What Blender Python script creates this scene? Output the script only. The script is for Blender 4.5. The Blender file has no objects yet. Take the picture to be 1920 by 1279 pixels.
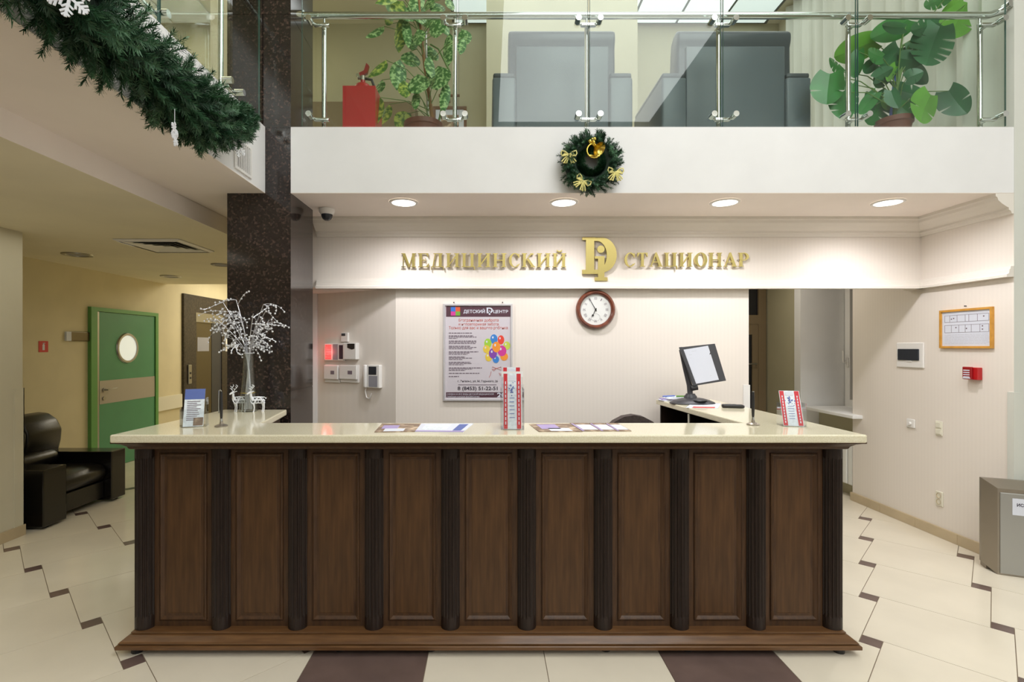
import bpy, bmesh, math, random
from mathutils import Vector, Matrix, Euler
R = random.Random(7)
PI = math.pi
C = bpy.context.scene.collection
sc = bpy.context.scene

# ------------------------------------------------------------------ camera, exposure, light
cam = bpy.data.cameras.new('camera'); co = bpy.data.objects.new('camera', cam); C.objects.link(co)
co.location = (0, 0, 1.6); co.rotation_euler = (PI/2, 0, 0)
cam.sensor_width = 36; cam.lens = 950/1920*36; cam.shift_x = 45/1920; cam.shift_y = 10.5/1920
cam.clip_start = 0.05; cam.clip_end = 100
sc.camera = co
sc.view_settings.view_transform = 'Standard'; sc.view_settings.look = 'None'
sc.view_settings.gamma = 1; sc.view_settings.use_curve_mapping = False
sc.view_settings.exposure = 0.0
w = bpy.data.worlds.new('night'); sc.world = w; w.use_nodes = True
w.node_tree.nodes['Background'].inputs[0].default_value = (0.02, 0.03, 0.06, 1)
w.node_tree.nodes['Background'].inputs[1].default_value = 1.0

def srgb(c):
    f = lambda v: v/12.92 if v <= .04045 else ((v+.055)/1.055)**2.4
    return tuple(f(v/255) for v in c)
def area(name, loc, sx, sy, power, col, rot=(0, 0, 0), spread=PI):
    l = bpy.data.lights.new(name, 'AREA'); l.shape = 'RECTANGLE'; l.size = sx; l.size_y = sy
    l.energy = power; l.color = col; l.spread = spread
    o = bpy.data.objects.new(name, l); C.objects.link(o); o.location = loc; o.rotation_euler = rot
    return o
WARM = (1.0, 0.92, 0.74); COOL = (0.975, 0.995, 1.0)
area('atrium_ceiling_light', (1.65, 0.3, 5.93), 2.9, 5.4, 210, COOL)
area('atrium_rear_fill', (2.0, -3.3, 5.93), 6.5, 1.1, 185, COOL)  # added fill over the rear, placed where the glass won't mirror it
area('upper_ceiling_light', (1.6, 5.2, 5.93), 4.0, 2.6, 42, COOL)
area('upper_left_ceiling_light', (-3.6, 4.5, 5.93), 2.0, 4.0, 50, (1, .93, .7))
area('hall_light', (-3.5, 9.2, 2.9), 2.2, 1.6, 62, WARM)
area('hall_fill', (-3.2, 3.2, 2.55), 1.2, 3.2, 10, (1, .96, .82))  # added faint ambient fill; the hall's own downlights are off
area('staff_room_fill', (3.0, 5.6, 2.68), 0.6, 0.6, 9, (1, .93, .82))  # added fill that lifts the dark staff room, not a fixture

# ------------------------------------------------------------------ materials
MATS = {}
def mat(name, col, rough=.5, metal=0., var=0., vscale=8., bump=0., bscale=60., col2=None, coat=0., spec=.5,
        emit=0., ecol=None, stretch=None, mix=(.35, .65), detail=4.):
    m = bpy.data.materials.new(name); m.use_nodes = True; nt = m.node_tree; b = nt.nodes['Principled BSDF']
    c = srgb(col)
    b.inputs['Base Color'].default_value = (*c, 1); b.inputs['Roughness'].default_value = rough
    b.inputs['Metallic'].default_value = metal; b.inputs['Coat Weight'].default_value = coat
    b.inputs['Coat Roughness'].default_value = .08
    b.inputs['Specular IOR Level'].default_value = spec
    if emit:
        b.inputs['Emission Color'].default_value = (*(srgb(ecol) if ecol else c), 1); b.inputs['Emission Strength'].default_value = emit
    if var or col2 or bump:
        tc = nt.nodes.new('ShaderNodeTexCoord'); mp = nt.nodes.new('ShaderNodeMapping')
        nt.links.new(tc.outputs['Object'], mp.inputs[0])
        if stretch: mp.inputs['Scale'].default_value = stretch
    if var or col2:
        n = nt.nodes.new('ShaderNodeTexNoise'); n.inputs['Scale'].default_value = vscale; n.inputs['Detail'].default_value = detail
        nt.links.new(mp.outputs[0], n.inputs['Vector'])
        r = nt.nodes.new('ShaderNodeValToRGB'); nt.links.new(n.outputs['Fac'], r.inputs[0])
        a = tuple(max(0, v*(1-var)) for v in c); z = srgb(col2) if col2 else tuple(min(1, v*(1+var)) for v in c)
        r.color_ramp.elements[0].position = mix[0]; r.color_ramp.elements[1].position = mix[1]
        r.color_ramp.elements[0].color = (*a, 1); r.color_ramp.elements[1].color = (*z, 1)
        nt.links.new(r.outputs[0], b.inputs['Base Color'])
    if bump:
        n2 = nt.nodes.new('ShaderNodeTexNoise'); n2.inputs['Scale'].default_value = bscale
        nt.links.new(mp.outputs[0], n2.inputs['Vector'])
        bp = nt.nodes.new('ShaderNodeBump'); bp.inputs['Strength'].default_value = bump; bp.inputs['Distance'].default_value = .004
        nt.links.new(n2.outputs['Fac'], bp.inputs['Height']); nt.links.new(bp.outputs[0], b.inputs['Normal'])
    MATS[name] = m
    return m
def glassmat(name, tint, refl=1.0):
    m = bpy.data.materials.new(name); m.use_nodes = True; nt = m.node_tree
    nt.nodes.remove(nt.nodes['Principled BSDF']); out = nt.nodes['Material Output']
    t = nt.nodes.new('ShaderNodeBsdfTransparent'); t.inputs[0].default_value = (*tint, 1)
    g = nt.nodes.new('ShaderNodeBsdfGlossy'); g.inputs['Roughness'].default_value = .01
    ge = nt.nodes.new('ShaderNodeNewGeometry'); dt = nt.nodes.new('ShaderNodeVectorMath'); dt.operation = 'DOT_PRODUCT'
    nt.links.new(ge.outputs['Normal'], dt.inputs[0]); nt.links.new(ge.outputs['Incoming'], dt.inputs[1])
    def mth(op, a, b=None):
        n = nt.nodes.new('ShaderNodeMath'); n.operation = op
        for i, v in enumerate((a, b)):
            if v is None: continue
            if isinstance(v, (int, float)): n.inputs[i].default_value = v
            else: nt.links.new(v, n.inputs[i])
        return n.outputs[0]
    k = mth('POWER', mth('SUBTRACT', 1.0, mth('ABSOLUTE', dt.outputs['Value'])), 5.0)
    mu = nt.nodes.new('ShaderNodeMath'); mu.operation = 'MULTIPLY_ADD'; mu.inputs[1].default_value = .96*refl; mu.inputs[2].default_value = .04*refl
    nt.links.new(k, mu.inputs[0])
    x = nt.nodes.new('ShaderNodeMixShader'); nt.links.new(mu.outputs[0], x.inputs[0])
    nt.links.new(t.outputs[0], x.inputs[1]); nt.links.new(g.outputs[0], x.inputs[2]); nt.links.new(x.outputs[0], out.inputs[0])
    MATS[name] = m
    return m
def striped_paint(name, col, amount=.018, per_m=190):
    m = mat(name, col, .75); nt = m.node_tree; b = nt.nodes['Principled BSDF']
    tc = nt.nodes.new('ShaderNodeTexCoord'); sp = nt.nodes.new('ShaderNodeSeparateXYZ'); nt.links.new(tc.outputs['Object'], sp.inputs[0])
    ad = nt.nodes.new('ShaderNodeMath'); ad.operation = 'ADD'; nt.links.new(sp.outputs[0], ad.inputs[0]); nt.links.new(sp.outputs[1], ad.inputs[1])
    mu = nt.nodes.new('ShaderNodeMath'); mu.operation = 'MULTIPLY'; mu.inputs[1].default_value = per_m; nt.links.new(ad.outputs[0], mu.inputs[0])
    si = nt.nodes.new('ShaderNodeMath'); si.operation = 'SINE'; nt.links.new(mu.outputs[0], si.inputs[0])
    mr = nt.nodes.new('ShaderNodeMapRange'); mr.inputs['From Min'].default_value = -1
    nt.links.new(si.outputs[0], mr.inputs['Value'])
    mx = nt.nodes.new('ShaderNodeMix'); mx.data_type = 'RGBA'; nt.links.new(mr.outputs[0], mx.inputs['Factor'])
    c = srgb(col); mx.inputs[6].default_value = (*c, 1); mx.inputs[7].default_value = (*(v*(1-amount) for v in c), 1)
    nt.links.new(mx.outputs[2], b.inputs['Base Color'])
    return m

WALL = striped_paint('wallpaper_cream', (234, 226, 216))
mat('white_paint', (233, 233, 232), .7, var=.02, vscale=3)
mat('soffit_paint', (247, 238, 230), .75, var=.02, vscale=2)
mat('moulding_white', (230, 224, 214), .55)
mat('yellow_paint', (216, 205, 170), .75, var=.03, vscale=3)
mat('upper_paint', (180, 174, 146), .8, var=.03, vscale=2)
mat('upper_light_paint', (212, 206, 184), .8, var=.03, vscale=2)
mat('bay_paint', (196, 190, 164), .8, var=.03, vscale=2)
mat('hall_ceiling_paint', (232, 224, 198), .8, var=.03, vscale=2)
mat('silver_frame', (208, 206, 208), .3, .35)
mat('pillar_paint', (212, 214, 205), .6, var=.02, vscale=2)
mat('tile_cream', (226, 217, 198), .16, var=.035, vscale=2.2, spec=.5, detail=6)
mat('tile_brown', (106, 88, 82), .2, var=.12, vscale=5, detail=6)
mat('grout', (136, 120, 100), .9)
mat('baseboard_tile', (196, 178, 146), .3, var=.05, vscale=6)
mat('granite', (40, 33, 31), .12, col2=(92, 74, 66), vscale=60, mix=(.54, .72), detail=8, coat=.3)
mat('lift_door', (104, 94, 70), .35, .7)
mat('granite_far', (42, 36, 31), .3, col2=(72, 62, 53), vscale=30, mix=(.4, .7), detail=6)
mat('wood', (62, 43, 30), .42, col2=(84, 59, 38), vscale=9, stretch=(6, 6, .7), mix=(.3, .7), bump=.08, bscale=40, spec=.3)
mat('wood_field', (68, 47, 29), .42, col2=(90, 63, 39), vscale=7, stretch=(7, 7, .5), mix=(.3, .7), bump=.06, bscale=40, spec=.3)
mat('wood_light', (88, 60, 36), .34, spec=.35, col2=(112, 79, 48), vscale=9, stretch=(.7, 6, 6), mix=(.3, .7), coat=.2)
mat('wood_dark', (32, 23, 19), .42, spec=.3, col2=(44, 32, 26), vscale=9, stretch=(6, 6, .6), mix=(.3, .7))
mat('quartz', (219, 211, 180), .1, col2=(231, 225, 200), vscale=170, mix=(.38, .62), detail=3, coat=.2)
mat('chrome', (205, 208, 205), .12, 1.)
mat('steel', (168, 166, 160), .3, 1.)
mat('steel_brushed', (168, 168, 164), .36, .6, stretch=(1, 1, 30), bump=.05)
mat('dark_steel', (158, 150, 138), .38, .85)
mat('gold', (212, 194, 124), .08, 1.)
mat('gold_soft', (222, 196, 96), .22, 1.)
mat('gold_flat', (244, 236, 160), .35, .25)
glassmat('rail_glass', (.93, .97, .945), 1.0)
glassmat('clear_glass', (.96, .975, .965), 1.8)
glassmat('acrylic', (.96, .97, .975), 1.0)
mat('glass_edge', (60, 92, 84), .1)
mat('window_dark', (14, 18, 30), .04, spec=.8)
mat('leather_black', (20, 18, 17), .32, bump=.25, bscale=90, spec=.6)
mat('lacquer_black', (17, 15, 14), .15, spec=.6)
mat('leather_grey', (86, 96, 104), .38, var=.04, vscale=5)
mat('leather_grey_dark', (62, 70, 78), .38, var=.04, vscale=5)
mat('porthole_lit', (226, 232, 224), .4, emit=.55)
mat('kick_steel', (176, 170, 160), .4, .35)
mat('green_door', (80, 146, 106), .4, var=.03, vscale=3)
mat('green_frame', (100, 158, 84), .45)
mat('red', (184, 20, 28), .32, coat=.3)
mat('red_deep', (150, 16, 24), .35, coat=.3)
mat('red_flat', (206, 54, 48), .5)
mat('white_plastic', (236, 234, 230), .4)
mat('grey_plastic', (150, 150, 158), .4)
mat('cream_plastic', (228, 224, 206), .4)
mat('black_plastic', (30, 29, 30), .4)
mat('dark_plastic', (58, 58, 62), .42)
mat('smoky_plastic', (46, 50, 58), .15)
mat('paper', (216, 220, 231), .7)
mat('paper_print', (120, 120, 128), .8)
mat('paper_faint', (196, 198, 206), .8)
mat('ink', (52, 44, 56), .7)
mat('ink_grey', (120, 108, 118), .7)
mat('print_red', (196, 84, 66), .7)
mat('poster_ground', (206, 200, 206), .45)
mat('poster_plum', (82, 50, 62), .45)
mat('leaflet_red', (202, 32, 44), .5)
mat('leaflet_blue', (84, 104, 172), .5)
mat('leaflet_pale', (224, 232, 238), .5, var=.1, vscale=60)
mat('leaflet_photo', (122, 96, 72), .45, col2=(214, 190, 160), vscale=16, mix=(.48, .66))
mat('leaflet_lilac', (168, 150, 200), .5)
mat('mahogany', (96, 48, 34), .25, col2=(126, 68, 46), vscale=14, coat=.4)
mat('dial', (224, 226, 222), .5)
mat('frame_oak', (206, 150, 62), .4, var=.1, vscale=20)
mat('frame_brown', (110, 74, 44), .4, var=.1, vscale=20)
mat('curtain', (214, 214, 204), .8, var=.03, vscale=3)
mat('lit_panel', (236, 242, 244), .5, emit=.75, ecol=(228, 240, 244))
mat('lamp_glow', (255, 250, 240), .5, emit=6., ecol=(255, 248, 236))
mat('dim_panel', (200, 200, 190), .5, emit=.2, ecol=(200, 205, 190))
mat('grid_bar', (84, 88, 88), .5)
mat('led_red', (255, 60, 60), .4, emit=1.6, ecol=(255, 50, 50))
mat('pine', (20, 56, 36), .5, col2=(46, 92, 58), vscale=7, mix=(.3, .7))
mat('pine_light', (28, 70, 42), .5, col2=(82, 126, 88), vscale=9, mix=(.3, .7))
mat('pine_core', (14, 36, 22), .8)
mat('silver', (214, 216, 222), .25, .75)
mat('glitter_white', (236, 238, 242), .45, .1)
mat('terracotta', (104, 56, 42), .5, var=.1, vscale=10)
mat('soil', (44, 34, 26), .9, bump=.5)
mat('stem_green', (104, 138, 70), .5)
mat('stem_brown', (142, 98, 52), .6, var=.15, vscale=30)
mat('stick_blue', (92, 120, 206), .5)
mat('dumbcane_leaf', (58, 112, 50), .38, col2=(172, 206, 140), vscale=40, mix=(.47, .62), detail=6)
mat('dumbcane_yellow', (66, 112, 36), .38, col2=(190, 204, 96), vscale=30, mix=(.44, .62), detail=6)
mat('monstera_leaf', (50, 120, 56), .3, var=.18, vscale=6, spec=.6)
mat('monstera_bright', (98, 158, 52), .32, var=.15, vscale=6, spec=.6)
mat('monstera_dark', (38, 96, 56), .3, var=.18, vscale=6, spec=.6)
mat('radiator_white', (228, 228, 222), .4)
mat('door_brown', (120, 104, 78), .5)
mat('chair_fabric', (76, 66, 62), .95, var=.15, vscale=60)
BAL = [(226, 70, 52), (58, 130, 206), (160, 206, 60), (226, 196, 70), (238, 150, 50), (206, 58, 150), (130, 70, 170), (196, 212, 80)]
for i, c in enumerate(BAL): mat('balloon_%d' % i, c, .45)
for i, c in enumerate([(50, 110, 200), (214, 88, 50), (206, 60, 150), (110, 170, 60)]): mat('swatch_%d' % i, c, .5)

# ------------------------------------------------------------------ mesh builder
class MB:
    def __init__(s): s.v = []; s.f = []
    def add(s, vs, fs):
        n = len(s.v); s.v += [Vector(p) for p in vs]; s.f += [tuple(i+n for i in f) for f in fs]; return s
    def box(s, x0, x1, y0, y1, z0, z1):
        return s.add([(x0,y0,z0),(x1,y0,z0),(x1,y1,z0),(x0,y1,z0),(x0,y0,z1),(x1,y0,z1),(x1,y1,z1),(x0,y1,z1)],
                     [(0,3,2,1),(4,5,6,7),(0,1,5,4),(1,2,6,5),(2,3,7,6),(3,0,4,7)])
    def rbox(s, x0, x1, y0, y1, z0, z1, r=.01, seg=2):
        bm = bmesh.new(); bmesh.ops.create_cube(bm, size=1)
        for v in bm.verts: v.co = Vector(((x0+x1)/2+v.co.x*(x1-x0), (y0+y1)/2+v.co.y*(y1-y0), (z0+z1)/2+v.co.z*(z1-z0)))
        bmesh.ops.bevel(bm, geom=bm.edges[:], offset=r, segments=seg, affect='EDGES', profile=.5)
        return s.bm(bm)
    def bm(s, bm):
        bm.verts.index_update(); s.add([v.co.copy() for v in bm.verts], [[v.index for v in f.verts] for f in bm.faces]); bm.free(); return s
    def prism(s, poly, ax, a, b):
        A = sum(poly[i][0]*poly[(i+1) % len(poly)][1]-poly[(i+1) % len(poly)][0]*poly[i][1] for i in range(len(poly)))
        if A < 0: poly = poly[::-1]
        n = len(poly)
        mk = {'z': lambda p, t: (p[0], p[1], t), 'y': lambda p, t: (p[0], t, p[1]), 'x': lambda p, t: (t, p[0], p[1])}[ax]
        vs = [mk(p, a) for p in poly]+[mk(p, b) for p in poly]
        fs = [tuple(range(n))[::-1], tuple(range(n, 2*n))]+[(i, (i+1) % n, n+(i+1) % n, n+i) for i in range(n)]
        if (ax == 'y') != (a > b): fs = [f[::-1] for f in fs]
        return s.add(vs, fs)
    def rprism(s, poly, a, b, r=.006, seg=2, ax='z'):
        t = MB().prism(poly, ax, a, b); bm = bmesh.new(); vs = [bm.verts.new(p) for p in t.v]
        for f in t.f: bm.faces.new([vs[i] for i in f])
        bmesh.ops.recalc_face_normals(bm, faces=bm.faces[:])
        bmesh.ops.bevel(bm, geom=bm.edges[:], offset=r, segments=seg, affect='EDGES', profile=.5)
        return s.bm(bm)
    def tube(s, pts, r, seg=8, caps=True, r1=None, closed=False):
        pts = [Vector(p) for p in pts]; n = len(pts); ring = []
        up = None
        for i, p in enumerate(pts):
            if closed: t = pts[(i+1) % n]-pts[i-1]
            else: t = pts[min(i+1, n-1)]-pts[max(i-1, 0)]
            t.normalize()
            if up is None: up = t.orthogonal().normalized()
            else:
                up = up-t*up.dot(t)
                up = up.normalized() if up.length > 1e-6 else t.orthogonal().normalized()
            b = t.cross(up); rr = r if r1 is None else r+(r1-r)*i/max(1, n-1)
            if isinstance(r, (list, tuple)): rr = r[i]
            ring.append([p+up*math.cos(2*PI*k/seg)*rr+b*math.sin(2*PI*k/seg)*rr for k in range(seg)])
        vs = [q for rg in ring for q in rg]; fs = []
        for i in range(n if closed else n-1):
            for k in range(seg):
                a, b2 = i*seg+k, i*seg+(k+1) % seg; c = ((i+1) % n)*seg
                fs.append((a, b2, c+(k+1) % seg, c+k))
        if caps and not closed: fs += [tuple(range(seg))[::-1], tuple((n-1)*seg+k for k in range(seg))]
        return s.add(vs, fs)
    def cyl(s, a, b, r, seg=16, r1=None): return s.tube([a, b], r, seg, True, r1)
    def lathe(s, prof, seg=24, o=(0, 0, 0), ax='z'):
        vs = []; fs = []
        for r, z in prof:
            for k in range(seg):
                c, d = math.cos(2*PI*k/seg)*r, math.sin(2*PI*k/seg)*r
                vs.append({'z': (o[0]+c, o[1]+d, o[2]+z), 'y': (o[0]+c, o[1]+z, o[2]+d), 'x': (o[0]+z, o[1]+c, o[2]+d)}[ax])
        n = len(prof)
        for i in range(n-1):
            for k in range(seg):
                q = (i*seg+k, i*seg+(k+1) % seg, (i+1)*seg+(k+1) % seg, (i+1)*seg+k)
                fs.append(q if ax != 'y' else q[::-1])
        return s.add(vs, fs)
    def ball(s, c, r, seg=8, rings=5, sc3=(1, 1, 1)):
        vs = []; fs = []
        for i in range(rings+1):
            a = PI*i/rings
            for k in range(seg):
                vs.append((c[0]+math.sin(a)*math.cos(2*PI*k/seg)*r*sc3[0], c[1]+math.sin(a)*math.sin(2*PI*k/seg)*r*sc3[1], c[2]+math.cos(a)*r*sc3[2]))
        for i in range(rings):
            for k in range(seg): fs.append((i*seg+k, (i+1)*seg+k, (i+1)*seg+(k+1) % seg, i*seg+(k+1) % seg))
        return s.add(vs, fs)
    def loft(s, rects):                       # rects: (x0,x1,y0,y1,z)
        vs = []; fs = []
        for x0, x1, y0, y1, z in rects: vs += [(x0,y0,z),(x1,y0,z),(x1,y1,z),(x0,y1,z)]
        for i in range(len(rects)-1):
            for k in range(4): fs.append((4*i+k, 4*i+(k+1) % 4, 4*i+4+(k+1) % 4, 4*i+4+k))
        n = len(rects); fs += [(3,2,1,0), (4*n-4,4*n-3,4*n-2,4*n-1)]
        return s.add(vs, fs)
    def text(s, body, cx, cz, y, h, width=None, align='CENTER', depth=.0012, bold=0., face='-y'):
        # lettering standing in the local xz plane, facing -y; h = cap height
        cu = bpy.data.curves.new('lettering', 'FONT'); cu.body = body; cu.align_x = align; cu.extrude = depth/2; cu.offset = bold; cu.size = 1.0
        o = bpy.data.objects.new('lettering', cu); C.objects.link(o)
        dg = bpy.context.evaluated_depsgraph_get(); me = bpy.data.meshes.new_from_object(o.evaluated_get(dg))
        xs = [v.co.x for v in me.vertices]
        k = h/.73; kx = k
        if width and xs: kx = width/max(1e-6, max(xs)-min(xs))
        vs = [(cx+v.co.x*kx, y-v.co.z, cz+v.co.y*k) for v in me.vertices]
        s.add(vs, [tuple(p.vertices) for p in me.polygons])
        bpy.data.objects.remove(o); bpy.data.curves.remove(cu); bpy.data.meshes.remove(me)
        return s
    def xf(s, M): s.v = [M @ p for p in s.v]; return s
    def join(s, o): return s.add(o.v, o.f)
    def mesh(s, name, m, smooth=None, wn=None):
        me = bpy.data.meshes.new(name); me.from_pydata([tuple(p) for p in s.v], [], s.f); me.update()
        me.materials.append(MATS[m] if isinstance(m, str) else m)
        if smooth is not None:
            me.polygons.foreach_set('use_smooth', [True]*len(me.polygons))
            me.set_sharp_from_angle(angle=math.radians(smooth))
        return me

XF = {}
def thing(name, label, cat, loc=(0, 0, 0), rz=0., group=None, kind=None, parent=None):
    o = bpy.data.objects.new(name, None); C.objects.link(o); o.empty_display_size = .05
    o.location = loc; o.rotation_euler = (0, 0, rz)
    if label: o['label'] = label
    if cat: o['category'] = cat
    if group: o['group'] = group
    if kind: o['kind'] = kind
    XF[o.name] = Matrix.Translation(loc) @ Matrix.Rotation(rz, 4, 'Z')
    return o
def part(name, mb, m, par, world=False, smooth=None, label=None, kind=None):
    if world:
        root = par
        while root.parent: root = root.parent
        mb.xf(XF[root.name].inverted())
    o = bpy.data.objects.new(name, mb.mesh(name, m, smooth)); C.objects.link(o); o.parent = par
    if label: o['label'] = label
    if kind: o['kind'] = kind
    return o
def single(name, mb, m, label, cat, loc=(0, 0, 0), rz=0., group=None, smooth=None):   # a one-mesh thing, vertices local
    o = bpy.data.objects.new(name, mb.mesh(name, m, smooth)); C.objects.link(o); o.location = loc; o.rotation_euler = (0, 0, rz)
    o['label'] = label; o['category'] = cat
    if group: o['group'] = group
    XF[o.name] = Matrix.Translation(loc) @ Matrix.Rotation(rz, 4, 'Z')
    return o
def struct(name, mb, m, parent=None, smooth=None, label=None):
    o = bpy.data.objects.new(name, mb.mesh(name, m, smooth)); C.objects.link(o)
    XF[o.name] = Matrix.Identity(4)
    if parent: o.parent = parent
    else: o['kind'] = 'structure'
    if label: o['label'] = label
    return o
def dup(root, loc, rz=None, label=None):
    r = root.copy(); C.objects.link(r); r.location = loc
    if rz is not None: r.rotation_euler = (0, 0, rz)
    if label: r['label'] = label
    XF[r.name] = Matrix.Translation(loc) @ Matrix.Rotation(r.rotation_euler.z, 4, 'Z')
    for ch in list(root.children):
        c = ch.copy(); C.objects.link(c); c.parent = r
        for g in ch.children:
            d = g.copy(); C.objects.link(d); d.parent = c
    return r
def P(px, py, D): return Vector(((px-915)*D/950, D, 1.6-(py-650)*D/950))
def XP(px, X): return X*950/(px-915)          # depth of the plane x=X seen at column px
def ZP(py, D): return 1.6-(py-650)*D/950

# ------------------------------------------------------------------ the setting
B = lambda *a: MB().box(*a)
UF = 3.187                                       # top of the gallery edge
floor = struct('floor', B(-5.2, 6.2, -4.2, 10.7, -.15, -.004), 'grout')
# floor tiles: 60 cm porcelain laid diagonally with small brown rectangles, an axis-aligned band before the desk
W, tw, th_ = .6, .0942, .0936
ca = math.cos(-PI/4); sa = math.sin(-PI/4); OX, OY = 2.012, 2.7493
def clip(poly, ax, lim, sign):
    out = []
    for i in range(len(poly)):
        a, b = poly[i], poly[(i+1) % len(poly)]; da, db = sign*(a[ax]-lim), sign*(b[ax]-lim)
        if da >= 0: out.append(a)
        if da*db < 0:
            t = da/(da-db); out.append((a[0]+(b[0]-a[0])*t, a[1]+(b[1]-a[1])*t))
    return out
def visible(poly):
    ok = False
    for x, y in poly:
        if y < 2.2: continue
        px = 915+950*x/y; py = 650+950*1.6/y
        if not (-300 < px < 2350 and py < 1500): continue
        if y > 2.85 and (560 if y > 4.6 else 480) < px < 1330: continue
        if x < -4.05 and y < 4.2: continue
        if x > 3.95 and y > 3.8: continue
        if x < -5.05: continue
        ok = True
    return ok
def tile(poly, m, g=.002):
    if len(poly) < 3: return
    cx = sum(p[0] for p in poly)/len(poly); cy = sum(p[1] for p in poly)/len(poly)
    q = []
    for x, y in poly:
        d = math.hypot(x-cx, y-cy) or 1; k = max(0, (d-g*1.4)/d); q.append((cx+(x-cx)*k, cy+(y-cy)*k))
    mb = MB().prism([(x-cx, y-cy) for x, y in q], 'z', -.012, 0)
    o = bpy.data.objects.new('tile' if m == 'tile_cream' else 'inlay', mb.mesh('tile', m)); C.objects.link(o)
    o.location = (cx, cy, 0); o.parent = floor
BX0, BX1, BY0, BY1 = -.914, 1.497, 1.55, 3.3
def lay(poly, m):
    if not visible(poly): return
    pts = [poly]
    xs = [p[0] for p in poly]; ys = [p[1] for p in poly]
    if max(xs) > BX0 and min(xs) < BX1 and max(ys) > BY0 and min(ys) < BY1:
        mid = clip(clip(poly, 0, BX0, 1), 0, BX1, -1)
        pts = [clip(poly, 0, BX0, -1), clip(poly, 0, BX1, 1), clip(mid, 1, BY0, -1) if mid else [], clip(mid, 1, BY1, 1) if mid else []]
    for q in pts:
        if len(q) > 2 and abs(sum(q[i][0]*q[(i+1) % len(q)][1]-q[(i+1) % len(q)][0]*q[i][1] for i in range(len(q)))) > .002: tile(q, m)
for i in range(-16, 16):
    for j in range(-16, 16):
        a0, b0 = i*W+j*tw, i*th_-j*W
        def wp(a, b): return (OX+a*ca-b*sa, OY+a*sa+b*ca)
        x, y = wp(a0, b0)
        if not (-6 < x < 6 and 1.6 < y < 11): continue
        lay([wp(a0, b0), wp(a0+tw, b0), wp(a0+tw, b0+th_), wp(a0, b0+th_)], 'tile_brown')
        # the tile whose top left corner is this inlay's top right corner
        lay([wp(a0+tw, b0+th_-W), wp(a0+tw+W, b0+th_-W), wp(a0+tw+W, b0+th_), wp(a0+tw, b0+th_)], 'tile_cream')
for k, m in enumerate(['tile_brown', 'tile_cream', 'tile_cream', 'tile_brown']):
    x0 = BX0+k*.6028
    for y0 in (2.12,):
        tile([(x0, y0), (x0+.6028, y0), (x0+.6028, y0+.6), (x0, y0+.6)], m)
    tile([(x0, 1.55), (x0+.6028, 1.55), (x0+.6028, 2.12), (x0, 2.12)], 'tile_cream')

# storey slab over the desk: its front is the white fascia
ceil1 = struct('ceiling', B(-1.425, 3.80, 3.66, 3.70, 2.712, UF), 'white_paint')
struct('ceiling', B(-1.884, 3.96, 3.70, 9.0, 2.71, UF-.002), 'soffit_paint')
struct('ceiling', B(-1.425, 3.80, 3.6605, 3.70, 2.7085, 2.7118), 'soffit_paint')
# left gallery: fascia, soffit and the lower hall ceiling
struct('wall_fascia', B(-1.65, -1.61, -3.9, 3.66, 2.712, UF), 'white_paint')
struct('ceiling', B(-2.25, -1.61, -3.9, 3.66, 2.708, 2.712), 'soffit_paint')
struct('ceiling', B(-2.25, -1.65, -3.9, 3.66, 2.712, UF-.002), 'soffit_paint')
struct('ceiling', B(-2.25, -1.884, 3.66, 5.2, 2.71, UF-.002), 'soffit_paint')
struct('ceiling', B(-5.2, -2.254, -3.9, 7.88, 2.57, UF-.002), 'hall_ceiling_paint')
struct('ceiling', B(-2.254, -2.25, -3.9, 5.2, 2.57, 2.708), 'soffit_paint')
struct('ceiling', B(-5.2, -1.9, 7.88, 10.7, 2.95, UF-.002), 'upper_light_paint')
struct('wall_left', B(-5.2, -5.0, 4.0, 10.7, -.004, 3.0), 'yellow_paint')
struct('wall_near', B(-4.6, -3.95, -3.9, 4.3, -.004, 2.57), 'upper_light_paint')
struct('wall_hall_end', B(-5.2, -1.9, 10.5, 10.7, -.004, 3.0), 'yellow_paint')
struct('wall_hall_right', B(-2.1, -1.9, 4.125, 10.5, -.004, 2.7), 'yellow_paint')
struct('baseboard_left', B(-5.0, -4.985, 4.3, 6.30, 0, .09), 'baseboard_tile')
struct('baseboard_near', MB().box(-3.95, -3.935, -3.5, 4.3, 0, .09).box(-4.6, -3.935, 4.3, 4.315, 0, .09), 'baseboard_tile')
struct('trim_1', MB().box(-3.95, -3.942, 4.22, 4.308, .09, 1.25).box(-4.03, -3.942, 4.30, 4.308, .09, 1.25), 'upper_light_paint')
struct('trim_2', B(-5.0, -4.97, 7.62, 8.24, .62, .83), 'cream_plastic')

# wall behind the desk, beam with the sign, moulding
WD = 4.47
struct('wall_back', B(-.814, 2.30, WD, WD+.13, -.004, 2.12), WALL)
struct('wall_header', B(-1.62, 3.80, WD-.02, WD+.11, 2.12, 2.71), WALL)
def crown(mb, pts, x0, x1, sgn=0):
    mb.prism(pts, 'x', x0, x1)
cp = [(0, 0), (.13, 0), (.13, -.022), (.118, -.03), (.112, -.05), (.085, -.075), (.05, -.098), (.035, -.104), (.035, -.12), (.02, -.128), (.014, -.148), (0, -.148)]
struct('trim_3', MB().prism([(WD-.02-a, 2.71+b) for a, b in cp], 'x', -1.5, 3.80), 'moulding_white')
struct('trim_4', MB().prism([(3.80-a, 2.71+b) for a, b in cp], 'y', 3.662, WD), 'moulding_white')
lp = [(0, 0), (.02, 0), (.024, -.02), (.03, -.024), (.034, -.05), (.05, -.06), (.05, -.078), (0, -.078)]
struct('trim_5', MB().prism([(WD-.02-a, 2.183+b) for a, b in lp], 'x', -1.5, 3.80), 'moulding_white')
struct('trim_6', MB().prism([(3.80-a, 2.183+b) for a, b in lp], 'y', 3.662, WD+.11), 'moulding_white')
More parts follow.
